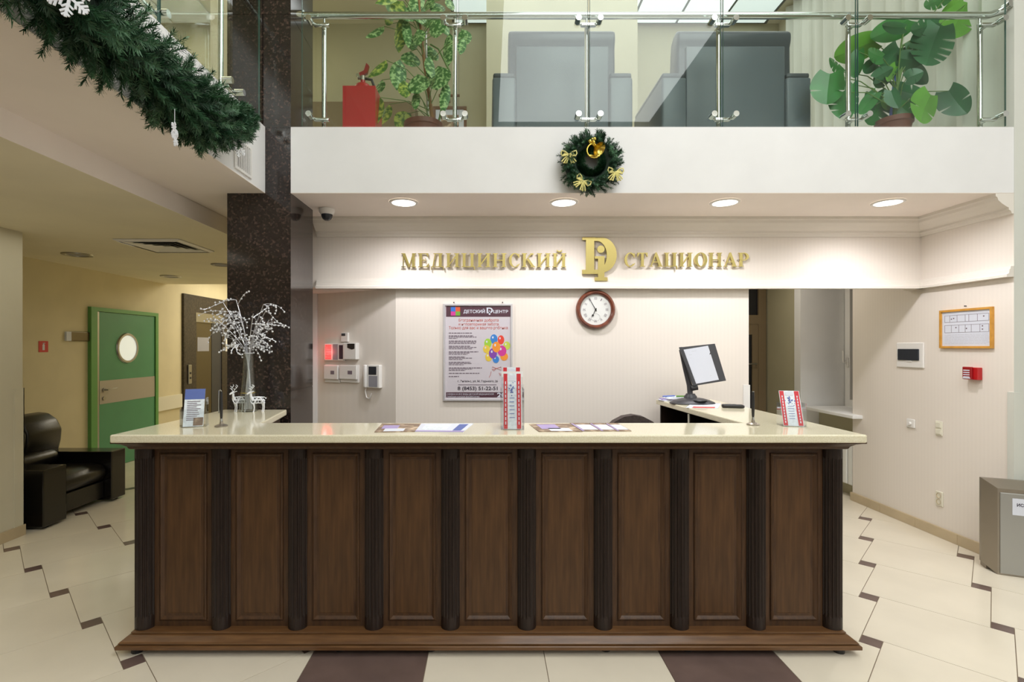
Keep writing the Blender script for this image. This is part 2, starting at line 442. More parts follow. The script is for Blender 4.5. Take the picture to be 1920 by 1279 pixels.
# left niche with an oblique wall
n0 = Vector((-.814, WD+.001)); dv = Vector((-.89, .456)).normalized(); n1 = n0+dv*.95
nn = Vector((.456, .89)).normalized()
q = [n0, n1, n1+nn*.12, n0+nn*.12]
struct('wall_oblique', MB().prism([tuple(p) for p in q], 'z', -.004, 2.11), WALL)
struct('wall_niche', B(-1.9, n1.x+.01, n1.y-.02, n1.y+.1, -.004, 2.11), 'white_paint')
struct('ceiling', B(-1.9, -.7, WD+.11, 5.3, 2.11, 2.7), 'soffit_paint')
# right wall, window recess, staff room
struct('wall_right', B(3.80, 4.3, 3.662, 5.28, -.004, 2.709), WALL)
struct('wall_front', B(3.801, 6.1, 3.66, 3.72, -.004, 6.1), 'pillar_paint')
struct('baseboard_right', B(3.784, 3.80, 3.67, 5.285, 0, .085), 'baseboard_tile')
for k in range(4):
    struct('baseboard_tile', B(3.781, 3.79, 3.68+k*.405, 4.08+k*.405-.004, .001, .083), 'baseboard_tile', bpy.data.objects['baseboard_right'])
struct('trim_7', MB().box(3.792, 3.80, 3.652, 3.70, .0, 1.27).box(3.80, 3.85, 3.652, 3.66, 0, 1.27), 'pillar_paint')
struct('trim_8', MB().box(2.25, 2.30, WD-.008, WD, 0, 1.262).box(2.30, 2.308, WD-.008, WD+.05, 0, 1.262), 'white_plastic')
struct('wall_recess', B(3.70, 4.6, 6.0, 6.12, -.004, 2.71), 'white_paint')
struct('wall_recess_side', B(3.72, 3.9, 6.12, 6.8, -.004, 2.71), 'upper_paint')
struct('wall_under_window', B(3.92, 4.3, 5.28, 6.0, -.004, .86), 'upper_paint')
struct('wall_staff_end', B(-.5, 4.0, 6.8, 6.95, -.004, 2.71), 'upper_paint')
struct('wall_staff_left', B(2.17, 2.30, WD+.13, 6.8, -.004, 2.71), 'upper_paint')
sill = struct('trim_9', MB().rbox(3.70, 4.25, 5.14, 5.98, .865, .90, .006), 'white_paint')
wn = struct('window_1', MB().box(4.22, 4.30, 5.30, 5.37, .90, 2.6).box(4.22, 4.30, 5.91, 5.99, .90, 2.6).box(4.22, 4.30, 5.37, 5.91, .90, .98).box(4.22, 4.30, 5.37, 5.91, 2.52, 2.6), 'white_plastic')
struct('pane', B(4.255, 4.265, 5.37, 5.91, .98, 2.52), 'window_dark', wn)
struct('handle', MB().tube([(4.21, 5.94, 1.42), (4.17, 5.94, 1.42), (4.165, 5.94, 1.44), (4.165, 5.94, 1.55)], .011).rbox(4.205, 4.222, 5.92, 5.96, 1.36, 1.47, .004), 'white_plastic', wn, 30)
d2 = struct('door_2', MB().box(3.0, 3.12, 6.74, 6.80, 0, 2.7).box(3.60, 3.70, 6.74, 6.80, 0, 2.7).box(3.12, 3.60, 6.74, 6.80, 1.90, 2.02).box(3.12, 3.60, 6.74, 6.80, 2.62, 2.7), 'door_brown')
struct('pane', B(3.12, 3.60, 6.77, 6.78, 2.02, 2.62), 'window_dark', d2)
struct('door_leaf', MB().box(3.12, 3.24, 6.75, 6.79, 0, 1.9).box(3.52, 3.60, 6.75, 6.79, 0, 1.9).box(3.24, 3.52, 6.75, 6.79, 0, .5).box(3.24, 3.52, 6.75, 6.79, 1.76, 1.9), 'door_brown', d2)
struct('pane', B(3.24, 3.52, 6.765, 6.775, .5, 1.76), 'window_dark', d2)
struct('handle', MB().tube([(3.56, 6.75, 1.37), (3.56, 6.71, 1.37), (3.45, 6.71, 1.37)], .01), 'steel', d2)

# gallery walls and ceiling
struct('wall_upper_back', B(-5.2, 4.2, 6.9, 7.05, UF, 6.1), 'upper_paint')
struct('wall_upper_bay', B(-.02, 1.86, 6.3, 6.9, UF, 5.94), 'bay_paint')
struct('wall_upper_left', B(-5.2, -5.0, -4.0, 7.0, UF, 6.1), 'upper_paint')
struct('wall_upper_right', B(3.96, 4.16, 3.72, 7.0, UF, 6.1), 'upper_light_paint')
struct('wall_upper_pier', B(-2.74, -2.54, 5.0, 5.3, UF, 6.0), 'upper_light_paint')
struct('wall_rear', B(-5.2, 6.2, -4.2, -4.0, -.004, 6.1), 'white_paint')
struct('wall_atrium_right', B(6.0, 6.2, -4.0, 3.7, -.004, 6.1), 'white_paint')
up = struct('ceiling', B(-5.2, 6.2, -4.2, 7.05, 6.0, 6.15), 'upper_light_paint')
pm = B(-.284, .284, -.284, .284, -.012, 0).mesh('lit_panel', 'lit_panel')
for i in range(7):
    for j in range(2):
        o = bpy.data.objects.new('light_panel', pm); C.objects.link(o); o.parent = up
        o.location = (-.16+.6*i, 6.55-.6*j, 5.982)
pd = B(-.284, .284, -.284, .284, -.012, 0).mesh('dim_panel', 'dim_panel')
for i in range(2):
    for j in range(2):
        o = bpy.data.objects.new('ceiling_panel', pd); C.objects.link(o); o.parent = up
        o.location = (-4.55+.6*i, 6.55-.6*j, 5.982)
gb = MB()
for i in range(8): gb.box(-.482+.6*i, -.438+.6*i, 5.6, 6.86, 5.972, 6.0)
for y in (5.66, 6.25, 6.845): gb.box(-.476, 3.77, y-.012, y+.012, 5.972, 6.0)
struct('panel_grid', gb, 'grid_bar', up)

# granite pillar beside the desk
pil = struct('pillar', B(-1.880, -1.429, 3.664, 4.116, 0, 5.99), 'granite')
for a, b in ((0, 1.28), (1.282, 2.708), (2.708, 3.18), (3.182, 4.0), (4.002, 5.0)):
    struct('slab', B(-1.884, -1.425, 3.66, 4.12, a, b-.0015), 'granite', pil)

# ------------------------------------------------------------------ reception desk
desk = thing('reception_desk', 'long dark brown wooden reception desk with fluted half columns and recessed panels', 'desk', (0, 2.72, 0))
pl = MB()
def plinth(x0, x1, y0, y1):
    e = lambda k, z: (x0-k, x1+k, y0-k, y1+k, z)
    pl.loft([e(.074, .034), e(.080, .038), e(.080, .054), e(.077, .057), e(.062, .058), e(.062, .061), e(.070, .062), e(.070, .066), e(.064, .072), e(.050, .082), e(.040, .090), e(.036, .092), e(.026, .093), e(.026, .097), e(.030, .098), e(.030, .104), e(.02, .106), e(0, .106)])
plinth(-1.84, 1.845, 2.684, 2.80)
part('plinth', pl, 'wood_light', desk, True)
pl = MB(); plinth(-1.84, -1.72, 2.95, 3.50); part('plinth', pl, 'wood_light', desk, True)
pl = MB(); plinth(1.725, 1.845, 2.95, 4.20); part('plinth', pl, 'wood_light', desk, True)
body = MB().box(-1.865, 1.87, 2.712, 2.75, .05, 1.10).box(-1.865, -1.83, 2.75, 3.58, .05, 1.10).box(1.83, 1.87, 2.75, 4.28, .05, 1.10)
body.box(-1.48, -1.46, 2.95, 3.58, .02, 1.108).box(-1.83, -1.46, 3.56, 3.58, .02, 1.108)
part('carcass', body, 'wood', desk, True)
part('shelf_unit', MB().box(1.50, 1.83, 3.00, 3.02, 0, 1.108).box(1.47, 1.83, 3.69, 3.71, 0, 1.108).box(1.45, 1.83, 4.25, 4.27, 0, 1.108).box(1.47, 1.83, 3.02, 4.25, .74, .76), 'wood_dark', desk, True)
part('shelf_edge', B(1.462, 1.472, 3.692, 3.708, 0, 1.108), 'cream_plastic', desk, True)
cn = MB()
def cornice(x0, x1, y0, y1):
    e = lambda k, z: (x0-k, x1+k, y0-k, y1+k, z)
    cn.loft([e(0, 1.062), e(.006, 1.066), e(.012, 1.078), e(.03, 1.092), e(.05, 1.100), e(.062, 1.102), e(.062, 1.111)])
cornice(-1.873, 1.878, 2.655, 2.74)
part('cornice', cn, 'wood', desk, True)
cn = MB(); cornice(-1.873, -1.78, 2.95, 3.50); part('cornice', cn, 'wood', desk, True)
cn = MB(); cornice(1.79, 1.878, 2.95, 4.2); part('cornice', cn, 'wood', desk, True)
# fluted half columns
def colmesh():
    mb = MB(); seg = 56
    def ring(z, flute, r=.0495):
        out = []
        for k in range(seg+1):
            a = PI+PI*k/seg
            rr = r
            if flute:
                u = (k/seg*8) % 1.0
                if .15 < u < .85: rr = r-.0085*math.sin((u-.15)/.70*PI)**.7
            out.append((math.cos(a)*rr, math.sin(a)*rr*.9, z))
        return out
    zs = [(.106, 0), (.168, 0), (.180, 1), (1.000, 1), (1.012, 0), (1.064, 0)]
    vs = []
    for z, f in zs: vs += ring(z, f)
    n = seg+1; fs = []
    for i in range(len(zs)-1):
        for k in range(seg): fs.append((i*n+k, i*n+k+1, (i+1)*n+k+1, (i+1)*n+k))
    return mb.add(vs, fs)
cm = colmesh().mesh('fluted_column', 'wood_dark', 40)
def ringpanel(w2, z0, z1, loops, close=True):
    mb = MB(); vs = []; fs = []
    for ins, y in loops: vs += [(-w2+ins, y, z0+ins), (w2-ins, y, z0+ins), (w2-ins, y, z1-ins), (-w2+ins, y, z1-ins)]
    for i in range(len(loops)-1):
        for k in range(4): fs.append((4*i+k, 4*i+(k+1) % 4, 4*i+4+(k+1) % 4, 4*i+4+k))
    if close: n = len(loops); fs.append((4*n-4, 4*n-3, 4*n-2, 4*n-1))
    return mb.add(vs, fs)
frm = ringpanel(.158, .106, 1.064, [(0, .0), (.026, 0), (.028, .007), (.032, .007), (.034, -.006), (.040, -.010), (.046, -.007), (.056, .004), (.060, .004), (.061, .010), (.066, .010)], False).mesh('panel_frame', 'wood', 25)
fld = ringpanel(.158-.066, .106+.066, 1.064-.066, [(0, .010), (.001, .002), (.006, .001)]).mesh('panel', 'wood_field')
for k in range(10):
    x = -1.831+.4076*k
    o = bpy.data.objects.new('fluted_column', cm); C.objects.link(o); o.parent = desk; o.location = (x, -.012, 0)
    if k < 9:
        o = bpy.data.objects.new('panel_frame', frm); C.objects.link(o); o.parent = desk; o.location = (x+.2038, -.01, 0)
        p2 = bpy.data.objects.new('panel', fld); C.objects.link(p2); p2.parent = o
for x, y in ((-1.84, 2.66), (-.78, 2.68), (-.30, 2.68), (.62, 2.68), (1.05, 2.68), (1.84, 2.66), (-1.8, 3.5), (1.8, 4.2)):
    part('foot', MB().cyl((x, y, 0), (x, y, .045), .028, 12), 'black_plastic', desk, True, 40)
top = MB().rprism([(-1.913, 2.56), (1.918, 2.56), (1.90, 4.30), (1.425, 4.30), (1.50, 2.97), (-1.33, 2.97), (-1.43, 3.60), (-1.875, 3.60)], 1.112, 1.153, .007, 2)
ct = single('countertop', top, 'quartz', 'pale speckled stone worktop running round three sides of the reception desk', 'countertop')
TZ = 1.1531

# ------------------------------------------------------------------ wall sign letters
def bar(x0, x1, y0, y1): return [(x0, y0), (x1, y0), (x1, y1), (x0, y1)]
def arc(cx, cy, rx, ry, a0, a1, n=20): return [(cx+rx*math.cos(math.radians(a0+(a1-a0)*k/n)), cy+ry*math.sin(math.radians(a0+(a1-a0)*k/n))) for k in range(n+1)]
def ringp(cx, cy, rx, ry, ix, iy, a0, a1, n=28):
    return [[o[0], o[1], i[1], i[0]] for o, i in zip(zip(arc(cx, cy, rx, ry, a0, a1, n), arc(cx, cy, rx, ry, a0, a1, n)[1:]), zip(arc(cx, cy, ix, iy, a0, a1, n), arc(cx, cy, ix, iy, a0, a1, n)[1:]))]
sf = lambda x0, x1, y: bar(x0, x1, y, y+.05)
def stemL(x, wd=.2, b=.09): return [bar(x, x+wd, 0, 1), sf(x-b, x+wd+b, 0), sf(x-b, x+wd+b, .95)]
G = {
 'М': ([bar(.13, .19, 0, 1), sf(.02, .33, 0), [(.02, 1), (.3, 1), (.66, .05), (.56, 0), (.5, .03), (.12, .95), (.02, .95)], [(.56, 0), (.64, .1), (.9, .95), (.84, .95)], bar(.8, 1.0, 0, 1), sf(.7, 1.1, 0), sf(.8, 1.1, .95)], 1.14),
 'Е': (stemL(.1)+[bar(.1, .76, .95, 1), bar(.1, .78, 0, .05), bar(.3, .56, .48, .54), [(.76, 1), (.76, .74), (.73, .74), (.6, .95)], [(.8, .28), (.77, .28), (.6, .05), (.78, 0)], bar(.54, .57, .36, .66)], .84),
 'Д': ([bar(.2, .86, .95, 1), [(.3, .95), (.37, .95), (.22, .06), (.13, .06)], bar(.6, .8, 0, 1), bar(.02, .96, 0, .06), [(.02, .06), (.08, .06), (.06, -.2), (.02, -.2)], [(.90, .06), (.96, .06), (.96, -.2), (.92, -.2)]], 1.0),
 'И': (stemL(.1)+stemL(.72)+[[(.28, .12), (.28, .26), (.74, .88), (.74, .74)]], 1.06),
 'Ц': (stemL(.1)+stemL(.68)+[bar(.1, .98, 0, .06), [(.9, .06), (.98, .06), (.98, -.2), (.94, -.2)]], 1.04),
 'Н': (stemL(.1)+stemL(.72)+[bar(.28, .74, .47, .53)], 1.06),
 'С': (ringp(.47, .5, .43, .52, .24, .46, 48, 318)+[[(.76, .98), (.8, .98), (.8, .66), (.77, .66), (.66, .86)], [(.70, .1), (.84, .22), (.80, .26), (.62, .12)]], .88),
 'К': (stemL(.1)+[[(.3, .47), (.3, .55), (.66, .94), (.74, .92)], bar(.62, .86, .90, 1), [(.38, .55), (.52, .62), (.92, .05), (.70, .05)], sf(.62, 1.0, 0)], 1.0),
 'Т': ([bar(.33, .53, 0, 1), sf(.22, .64, 0), bar(.04, .82, .94, 1), [(.04, 1), (.04, .7), (.07, .7), (.2, .94)], [(.82, 1), (.82, .7), (.79, .7), (.66, .94)]], .88),
 'А': ([[(.45, 1.02), (.52, .9), (.16, .04), (.08, .04)], [(.45, 1.02), (.54, 1.02), (.94, .04), (.70, .04), (.42, .86)], bar(.24, .7, .30, .36), sf(0, .28, 0), sf(.6, 1.02, 0)], 1.02),
 'О': (ringp(.5, .5, .47, .52, .25, .46, 0, 360, 36), 1.0),
 'Р': (stemL(.1)+ringp(.42, .72, .36, .28, .17, .22, -90, 90, 16)+[bar(.2, .43, .94, 1), bar(.2, .43, .44, .5)], .82),
}
G['Й'] = (G['И'][0]+ringp(.51, 1.24, .2, .16, .13, .07, 180, 360, 12), 1.06)
def glyph(ch, x, z, h, kx, y0, y1):
    mb = MB()
    for k, poly in enumerate(G[ch][0]):
        e = .00012*k
        mb.prism([(x+p[0]*h*kx, z+p[1]*h) for p in poly], 'y', y0-e, y1)
    return mb
def word(txt, px0, px1, pyb, pyt, label):
    Dl = WD-.05; x0 = (px0-915)*Dl/950; x1 = (px1-915)*Dl/950; z0 = ZP(pyb, Dl); h = ZP(pyt, Dl)-z0
    gap = .09; tot = sum(G[c][1] for c in txt)+gap*(len(txt)-1); kx = (x1-x0)/(tot*h)
    t = thing('sign_word', label, 'sign', (x0, WD-.02, z0), group='gold sign on the beam'); x = 0.
    for c in txt:
        mb = glyph(c, x, 0, h, kx, -.032, -.016); part('letter', mb, 'gold', t)
        x += (G[c][1]+gap)*h*kx
    for k in range(len(txt)):
        pass
    part('standoffs', MB().join(sum_cyl([(x0+i*(x1-x0)/len(txt)+.03-x0, h*.5) for i in range(len(txt))])), 'steel', t, kind='stuff')
    return t
def sum_cyl(pts):
    m = MB()
    for a, b in pts: m.cyl((a, -.02, b), (a, .0, b), .004, 6)
    return m
word('МЕДИЦИНСКИЙ', 752, 1063, 501, 475, 'longer gold mirrored word МЕДИЦИНСКИЙ left of the emblem on the beam')
word('СТАЦИОНАР', 1170, 1405, 500, 474, 'shorter gold mirrored word СТАЦИОНАР right of the emblem on the beam')
# emblem: D with an i inside (drawn in the crop's own units, 5.647 per photo pixel)
Dl = WD-.05; ks = Dl/950/5.647
em = thing('sign_emblem', 'large gold emblem of a letter D enclosing a letter i between the two words', 'emblem', ((1091-915)*Dl/950, WD-.02, ZP(527, Dl)), group='gold sign on the beam')
E_ = lambda p: ((p[0]-62)*ks, (547-p[1])*ks)
mb = MB()
polys = [bar(65, 205, 85, 112), bar(105, 192, 100, 460), bar(65, 240, 428, 472)]
outer = [(190, 88)]+[(275+155*math.cos(math.radians(a)), 272-184*math.sin(math.radians(a))) for a in range(90, -95, -6)]+[(190, 472)]
inner = [(190, 122)]+[(222+104*math.cos(math.radians(a)), 275-152*math.sin(math.radians(a))) for a in range(90, -95, -6)]+[(190, 430)]
for k in range(len(outer)-1): polys.append([outer[k], outer[k+1], inner[k+1], inner[k]])
for k, p in enumerate(polys): mb.prism([E_(q) for q in p], 'y', -.032-.00006*k, -.012)
part('letter_d', mb, 'gold', em)
mb = MB()
for k, p in enumerate([bar(232, 300, 285, 515), bar(198, 300, 285, 312), bar(198, 332, 508, 545), [(262+39*math.cos(a*.2618), 211+39*math.sin(a*.2618)) for a in range(24)]]):
    mb.prism([E_(q) for q in p], 'y', -.036-.0001*k, -.014)
part('letter_i', mb, 'gold', em)
part('standoffs', sum_cyl([(.05, .2), (.05, .3), (.12, .05), (.12, .29)]), 'steel', em, kind='stuff')

# ------------------------------------------------------------------ clock
cx, cz = (1116-915)*WD/950, ZP(581, WD)
ck = thing('wall_clock', 'round wall clock with reddish brown wooden rim and pale dial under the sign', 'clock', (cx, WD, cz))
part('rim', MB().lathe([(.134, -.012), (.136, -.03), (.142, -.036), (.15, -.044), (.158, -.044), (.166, -.036), (.173, -.022), (.173, 0)], 48, ax='y'), 'mahogany', ck, smooth=40)
part('dial', MB().cyl((0, 0, 0), (0, -.014, 0), .138, 48), 'dial', ck, smooth=40)
rom = ['XII', 'I', 'II', 'III', 'IIII', 'V', 'VI', 'VII', 'VIII', 'IX', 'X', 'XI']
for k, s_ in enumerate(rom):
    t = MB().text(s_, 0, .088, -.0145, .026, width=[.0, .007, .013, .019, .024, .018, .022, .025, .03, .02, .018, .02][k] or .026, depth=.0006)
    part('numeral', t.xf(Matrix.Rotation(k*PI/6, 4, 'Y')), 'ink_grey', ck)
def hand(L, w0, w1, ang, y, spade=None):
    m = MB().prism([(-w0, -.015), (w0, -.015), (w1, L), (-w1, L)], 'y', y-.002, y)
    if spade: m.prism([(spade[1]*math.cos(a*.524), spade[0]+spade[1]*math.sin(a*.524)) for a in range(12)], 'y', y-.0024, y)
    return m.xf(Matrix.Rotation(ang, 4, 'Y'))
part('minute_hand', hand(.124, .0034, .0012, math.radians(330.5), -.0195), 'black_plastic', ck)
part('hour_hand', hand(.075, .0036, .0014, math.radians(206), -.017, (.055, .009)), 'black_plastic', ck)
part('hub', MB().cyl((0, -.014, 0), (0, -.024, 0), .0075, 12), 'black_plastic', ck)
part('seconds_ring', MB().tube([(.039*math.cos(a*.2094), -.0146, -.068+.034*math.sin(a*.2094)) for a in range(30)], .0008, 4, closed=True), 'ink_grey', ck)

# ------------------------------------------------------------------ poster
px0, px1, pz0, pz1 = (831-915)*WD/950, (961-915)*WD/950, ZP(752, WD), ZP(570, WD)
pw, phh = px1-px0, pz1-pz0
po = thing('poster', 'framed lilac advertising poster with balloons and a phone number on the back wall', 'poster', ((px0+px1)/2, WD, (pz0+pz1)/2))
h2, v2 = pw/2, phh/2
part('frame', ringpanel(h2, -v2, v2, [(0, 0), (0, -.018), (.004, -.022), (.016, -.022), (.020, -.012), (.020, 0)], False), 'silver_frame', po, smooth=20)
part('sheet', B(-h2+.018, h2-.018, -.011, 0, -v2+.018, v2-.018), 'poster_ground', po)
UX = lambda u: -h2+(u-108)/(800-108)*pw           # poster crop coordinates (5.33 per pixel)
UZ = lambda v: v2-(v-158)/(1135-158)*phh
def prect(mb, u0, u1, v0, v1, y=-.0118): return mb.box(UX(u0), UX(u1), y, -.0105, UZ(v1), UZ(v0))
part('band', prect(MB(), 138, 780, 182, 288), 'poster_plum', po); part('band', prect(MB(), 138, 780, 1046, 1098), 'poster_plum', po)
for k, (u0, u1, v0, v1) in enumerate([(185, 232, 190, 235), (232, 278, 190, 235), (185, 232, 235, 276), (232, 278, 235, 276)]):
    part('swatch', prect(MB(), u0, u1, v0, v1, -.0125), 'swatch_%d' % k, po)
def pt(m, s_, u0, u1, vb, hpx, y=-.0122, bold=0.): return part('lettering', MB().text(s_, UX((u0+u1)/2), UZ(vb), y, hpx/(1135-158)*phh, width=UX(u1)-UX(u0), depth=0, bold=bold), m, po)
pt('paper', 'ДЕТСКИЙ', 312, 526, 250, 32, bold=.02); pt('paper', 'ЦЕНТР', 608, 755, 250, 30, bold=.02)
pt('paper', 'D', 540, 602, 250, 56, bold=.03); pt('paper', 'i', 562, 580, 268, 46)
pt('paper', 'СКИДКА НА ВСЕ ВИДЫ ДЕТСКОЙ МЕДИЦИНСКОЙ', 148, 612, 1072, 15); pt('paper', '20', 646, 732, 1094, 44, bold=.03)
pt('paper', 'ПОМОЩИ КАЖДОЕ ВОСКРЕСЕНЬЕ', 148, 470, 1096, 13)

pt('print_red', 'Безграничная доброта', 264, 660, 336, 30); pt('print_red', 'и неповторимая забота.', 262, 668, 375, 28); pt('print_red', 'Только для вас и вашего ребенка', 165, 752, 413, 30)

pt('ink', '8 (8453) 51-22-51', 258, 655, 1024, 36, bold=.02); pt('ink', 'г. Энгельс, ул. М. Горького, 26', 252, 652, 944, 20, bold=.02)

fl = MB()
for v, ws in ((452, [395]), (480, [410, 440, 250]), (532, [440, 438, 430]), (584, [378, 440, 400]), (640, [458, 370, 350]), (692, [328, 396, 300]), (745, [378, 395, 312]), (802, [495, 400, 330]), (856, [474]), (888, [266])):
    for k, u in enumerate(ws):
        a = 165
        while a < u:
            b = min(u, a+R.randint(14, 40)); prect(fl, a, b, v-5+k*13, v+(5 if k == 0 else 3)+k*13); a = b+5
prect(fl, 258, 640, 968, 975)
part('fine_print', fl, 'ink_grey', po, kind='stuff')
bl = [(0, 684, 520, 32, 46), (1, 614, 512, 36, 48), (2, 554, 555, 36, 48), (7, 742, 578, 34, 42), (3, 540, 612, 34, 40), (3, 562, 692, 34, 44), (4, 716, 688, 38, 40), (1, 634, 716, 32, 36), (6, 604, 656, 40, 52), (5, 694, 630, 44, 54), (4, 638, 592, 40, 54)]
for k, (ci, u, v, a, b) in enumerate(bl):
    mb = MB().prism([(UX(u+a*math.cos(t*.2618)), UZ(v+b*math.sin(t*.2618))) for t in range(24)], 'y', -.0122-.00012*k, -.0105)
    o = part('balloon', mb, 'balloon_%d' % ci, po)
    part('gleam', MB().prism([(UX(u-a*.3+a*.22*math.cos(t*.524)), UZ(v-b*.35+b*.25*math.sin(t*.524))) for t in range(12)], 'y', -.01225-.00012*k, -.0105), 'paper', o)
rb = MB()
def pl2(pts, r=.0016): rb.tube([(UX(u), -.0125, UZ(v)) for u, v in pts], r, 5)
pl2([(640, 806), (600, 790), (596, 820), (640, 806), (684, 790), (686, 824), (640, 806), (612, 832), (604, 820)]); pl2([(588, 836), (580, 870), (566, 898)]); pl2([(664, 850), (680, 880), (692, 866), (676, 858)])
part('ribbon', rb, 'print_red', po)
for u in (216, 700): single('wall_hook', MB().cyl((0, 0, 0), (0, -.02, 0), .004, 8).ball((0, -.02, 0), .006), 'black_plastic', 'small dark hook in the wall above the %s corner of the balloon poster' % ('left' if u < 400 else 'right'), 'hook', (po.location.x+UX(u), WD, po.location.z+UZ(145)), group='hooks over the poster', smooth=60)

# ------------------------------------------------------------------ things on the oblique niche wall
def onob(px):            # parameter along the oblique wall for column px
    k = (px-915)/950
    # n0.x + t dv.x = k (n0.y + t dv.y)
    return (k*n0.y-n0.x)/(dv.x-k*dv.y)
ORZ = math.atan2(-dv.y, -dv.x)
def ob(px, py):
    t = onob(px); p = n0+dv*t
    return Vector((p.x, p.y, ZP(py, p.y)))
def obsize(pxa, pxb): return abs(onob(pxa)-onob(pxb))
def wallthing(name, label, cat, pxa, pxb, pya, pyb, group=None):
    c = ob((pxa+pxb)/2, (pya+pyb)/2); t = thing(name, label, cat, c, ORZ, group)
    return t, obsize(pxa, pxb)/2, (pyb-pya)*c.y/950/2
t, a, b = wallthing('thermostat', 'small grey wall thermostat with a tiny screen above the niche panels', 'thermostat', 642, 655, 624, 641)
part('case', MB().rbox(-a, a, -.022, 0, -b, b, .004), 'white_plastic', t); part('screen', B(-a*.8, a*.3, -.0235, -.02, b*.3, b*.85), 'smoky_plastic', t)
t, a, b = wallthing('alarm_panel', 'alarm panel with a glowing red lamp grid beside the niche corner', 'panel', 613, 649, 644, 676)
part('case', MB().rbox(-a, a, -.035, 0, -b, b, .005), 'white_plastic', t)
lg = MB()
for i in range(6):
    for j in range(9): lg.box(-a*.88+i*a*.105, -a*.88+i*a*.105+a*.075, -.0375, -.034, -b*.84+j*b*.19, -b*.84+j*b*.19+b*.13)
part('lamp_grid', lg, 'led_red', t, kind='stuff')
part('grille', B(-a*.1, a*.42, -.037, -.034, -b*.9, b*.9), 'grey_plastic', t)
part('terminal_strip', B(a*.55, a*.92, -.038, -.034, -b*.8, b*.8), 'ink', t)
lgt = bpy.data.lights.new('panel_glow', 'POINT'); lgt.energy = .35; lgt.color = (1, .1, .1); lgt.shadow_soft_size = .02
lo = bpy.data.objects.new('panel_glow', lgt); C.objects.link(lo); lo.location = (-a*.6, -.08, 0); lo.parent = t
t, a, b = wallthing('control_box', 'white control box with a black badge next to the red alarm panel', 'panel', 650, 674, 643, 674)
part('case', MB().rbox(-a, a, -.05, 0, -b, b, .006), 'white_plastic', t)
part('badge', MB().prism([(-a*.3, b*.9), (a*.8, b*.9), (a*.8, b*.3), (a*.4, b*.2), (-a*.3, b*.4)], 'y', -.052, -.048), 'black_plastic', t)
for k, (xa, xb) in enumerate(((612, 639), (641, 674))):
    t, a, b = wallthing('junction_box', 'white junction box with a small grey label, %s of the two under the alarm panel' % ('left' if k == 0 else 'right'), 'junction box', xa, xb, 684, 711, 'junction boxes in the niche')
    part('base', MB().rbox(-a, a, -.02, 0, -b-.03, b, .003), 'white_plastic', t)
    part('lid', MB().rbox(-a+.004, a-.004, -.04, -.018, -b, b-.004, .006), 'white_plastic', t)
    part('label_print', B(a*.0, a*.5, -.0412, -.039, -b*.3, b*.2), 'ink_grey', t)
t, a, b = wallthing('intercom', 'grey and white video intercom handset on the niche wall left of the poster', 'intercom', 690, 717, 684, 727)
part('case', MB().rbox(-a*.7, a, -.045, 0, -b, b, .006), 'white_plastic', t)
part('screen', B(-a*.45, a*.6, -.047, -.044, b*.15, b*.85), 'smoky_plastic', t)
part('keypad', B(-a*.45, a*.75, -.0465, -.044, -b*.9, b*.05), 'grey_plastic', t)
part('handset', MB().rbox(-a*1.15, -a*.72, -.06, -.02, -b, b, .012, 3), 'white_plastic', t, smooth=40)
part('cord', MB().tube([(-a*.9, -.035, -b), (-a*1.1, -.03, -b-.03), (-a*.9, -.03, -b-.09), (-a*.5, -.025, -b-.1), (-a*.3, -.02, -b-.05)], .006, 8), 'white_plastic', t, smooth=60)

# ------------------------------------------------------------------ things on the right wall (x = 3.80, facing left)
XR = 3.80
def rw(px, py): D = XP(px, XR); return Vector((XR, D, ZP(py, D)))
RRZ = -PI/2
c = rw(1812, 616); a = .222; b = .157
t = thing('framed_plan', 'evacuation floor plan in a thin golden wooden frame on the right wall', 'picture', c, RRZ)
part('frame', ringpanel(a, -b, b, [(0, 0), (0, -.02), (.016, -.02), (.018, -.008)], False), 'frame_oak', t)
part('sheet', B(-a+.016, a-.016, -.009, 0, -b+.016, b-.016), 'paper', t)
ln = MB()
def L2(x0, z0, x1, z1, w_=.0012): ln.box(min(x0, x1)-w_, max(x0, x1)+w_, -.0098, -.0085, min(z0, z1)-w_, max(z0, z1)+w_)
for z in (.11, .055, .03, -.03): L2(-.18, z, .19, z)
for x in (-.18, -.135, -.07, 0, .03, .10, .19): L2(x, .055, x, .11)
for x in (-.18, -.12, -.055, 0, .05, .12, .19): L2(x, -.03, x, .03)
for x, z in ((-.12, .08), (-.1, .085), (.15, .09), (-.08, .01), (.01, .0), (.14, .015), (.14, -.01)): ln.box(x-.005, x+.005, -.0099, -.0085, z-.005, z+.005)
part('plan_drawing', ln, 'ink_grey', t, kind='stuff')
fp = MB()
for k in range(7):
    x = -.18
    while x < .17: e = x+R.uniform(.01, .05); fp.box(x, e, -.0098, -.0085, -.05-.012*k, -.047-.012*k); x = e+.006
part('fine_print', fp, 'paper_faint', t, kind='stuff')
single('wall_hook', MB().cyl((0, 0, 0), (0, -.014, 0), .004, 8).ball((0, -.014, 0), .005), 'dark_plastic', 'small nail head in the right wall above the framed floor plan', 'hook', rw(1812, 574), RRZ, smooth=60)
c = rw(1708, 666); a = .145; b = .112
t = thing('breaker_box', 'white flush breaker box with a dark smoked flap on the right wall', 'breaker box', c, RRZ)
part('case', MB().rbox(-a, a, -.014, 0, -b, b, .006), 'white_plastic', t)
part('flap', MB().rbox(-a*.85, a*.72, -.024, -.012, -b*.42, b*.5, .006), 'smoky_plastic', t)
part('latch', B(-.03, .03, -.02, -.013, -b*.52, -b*.44), 'white_plastic', t)
c = rw(1830, 700)
t = thing('fire_alarm', 'red fire alarm call point below the framed plan', 'fire alarm', c, RRZ)
part('base', MB().rbox(-.062, .052, -.04, 0, -.05, .046, .004), 'red', t)
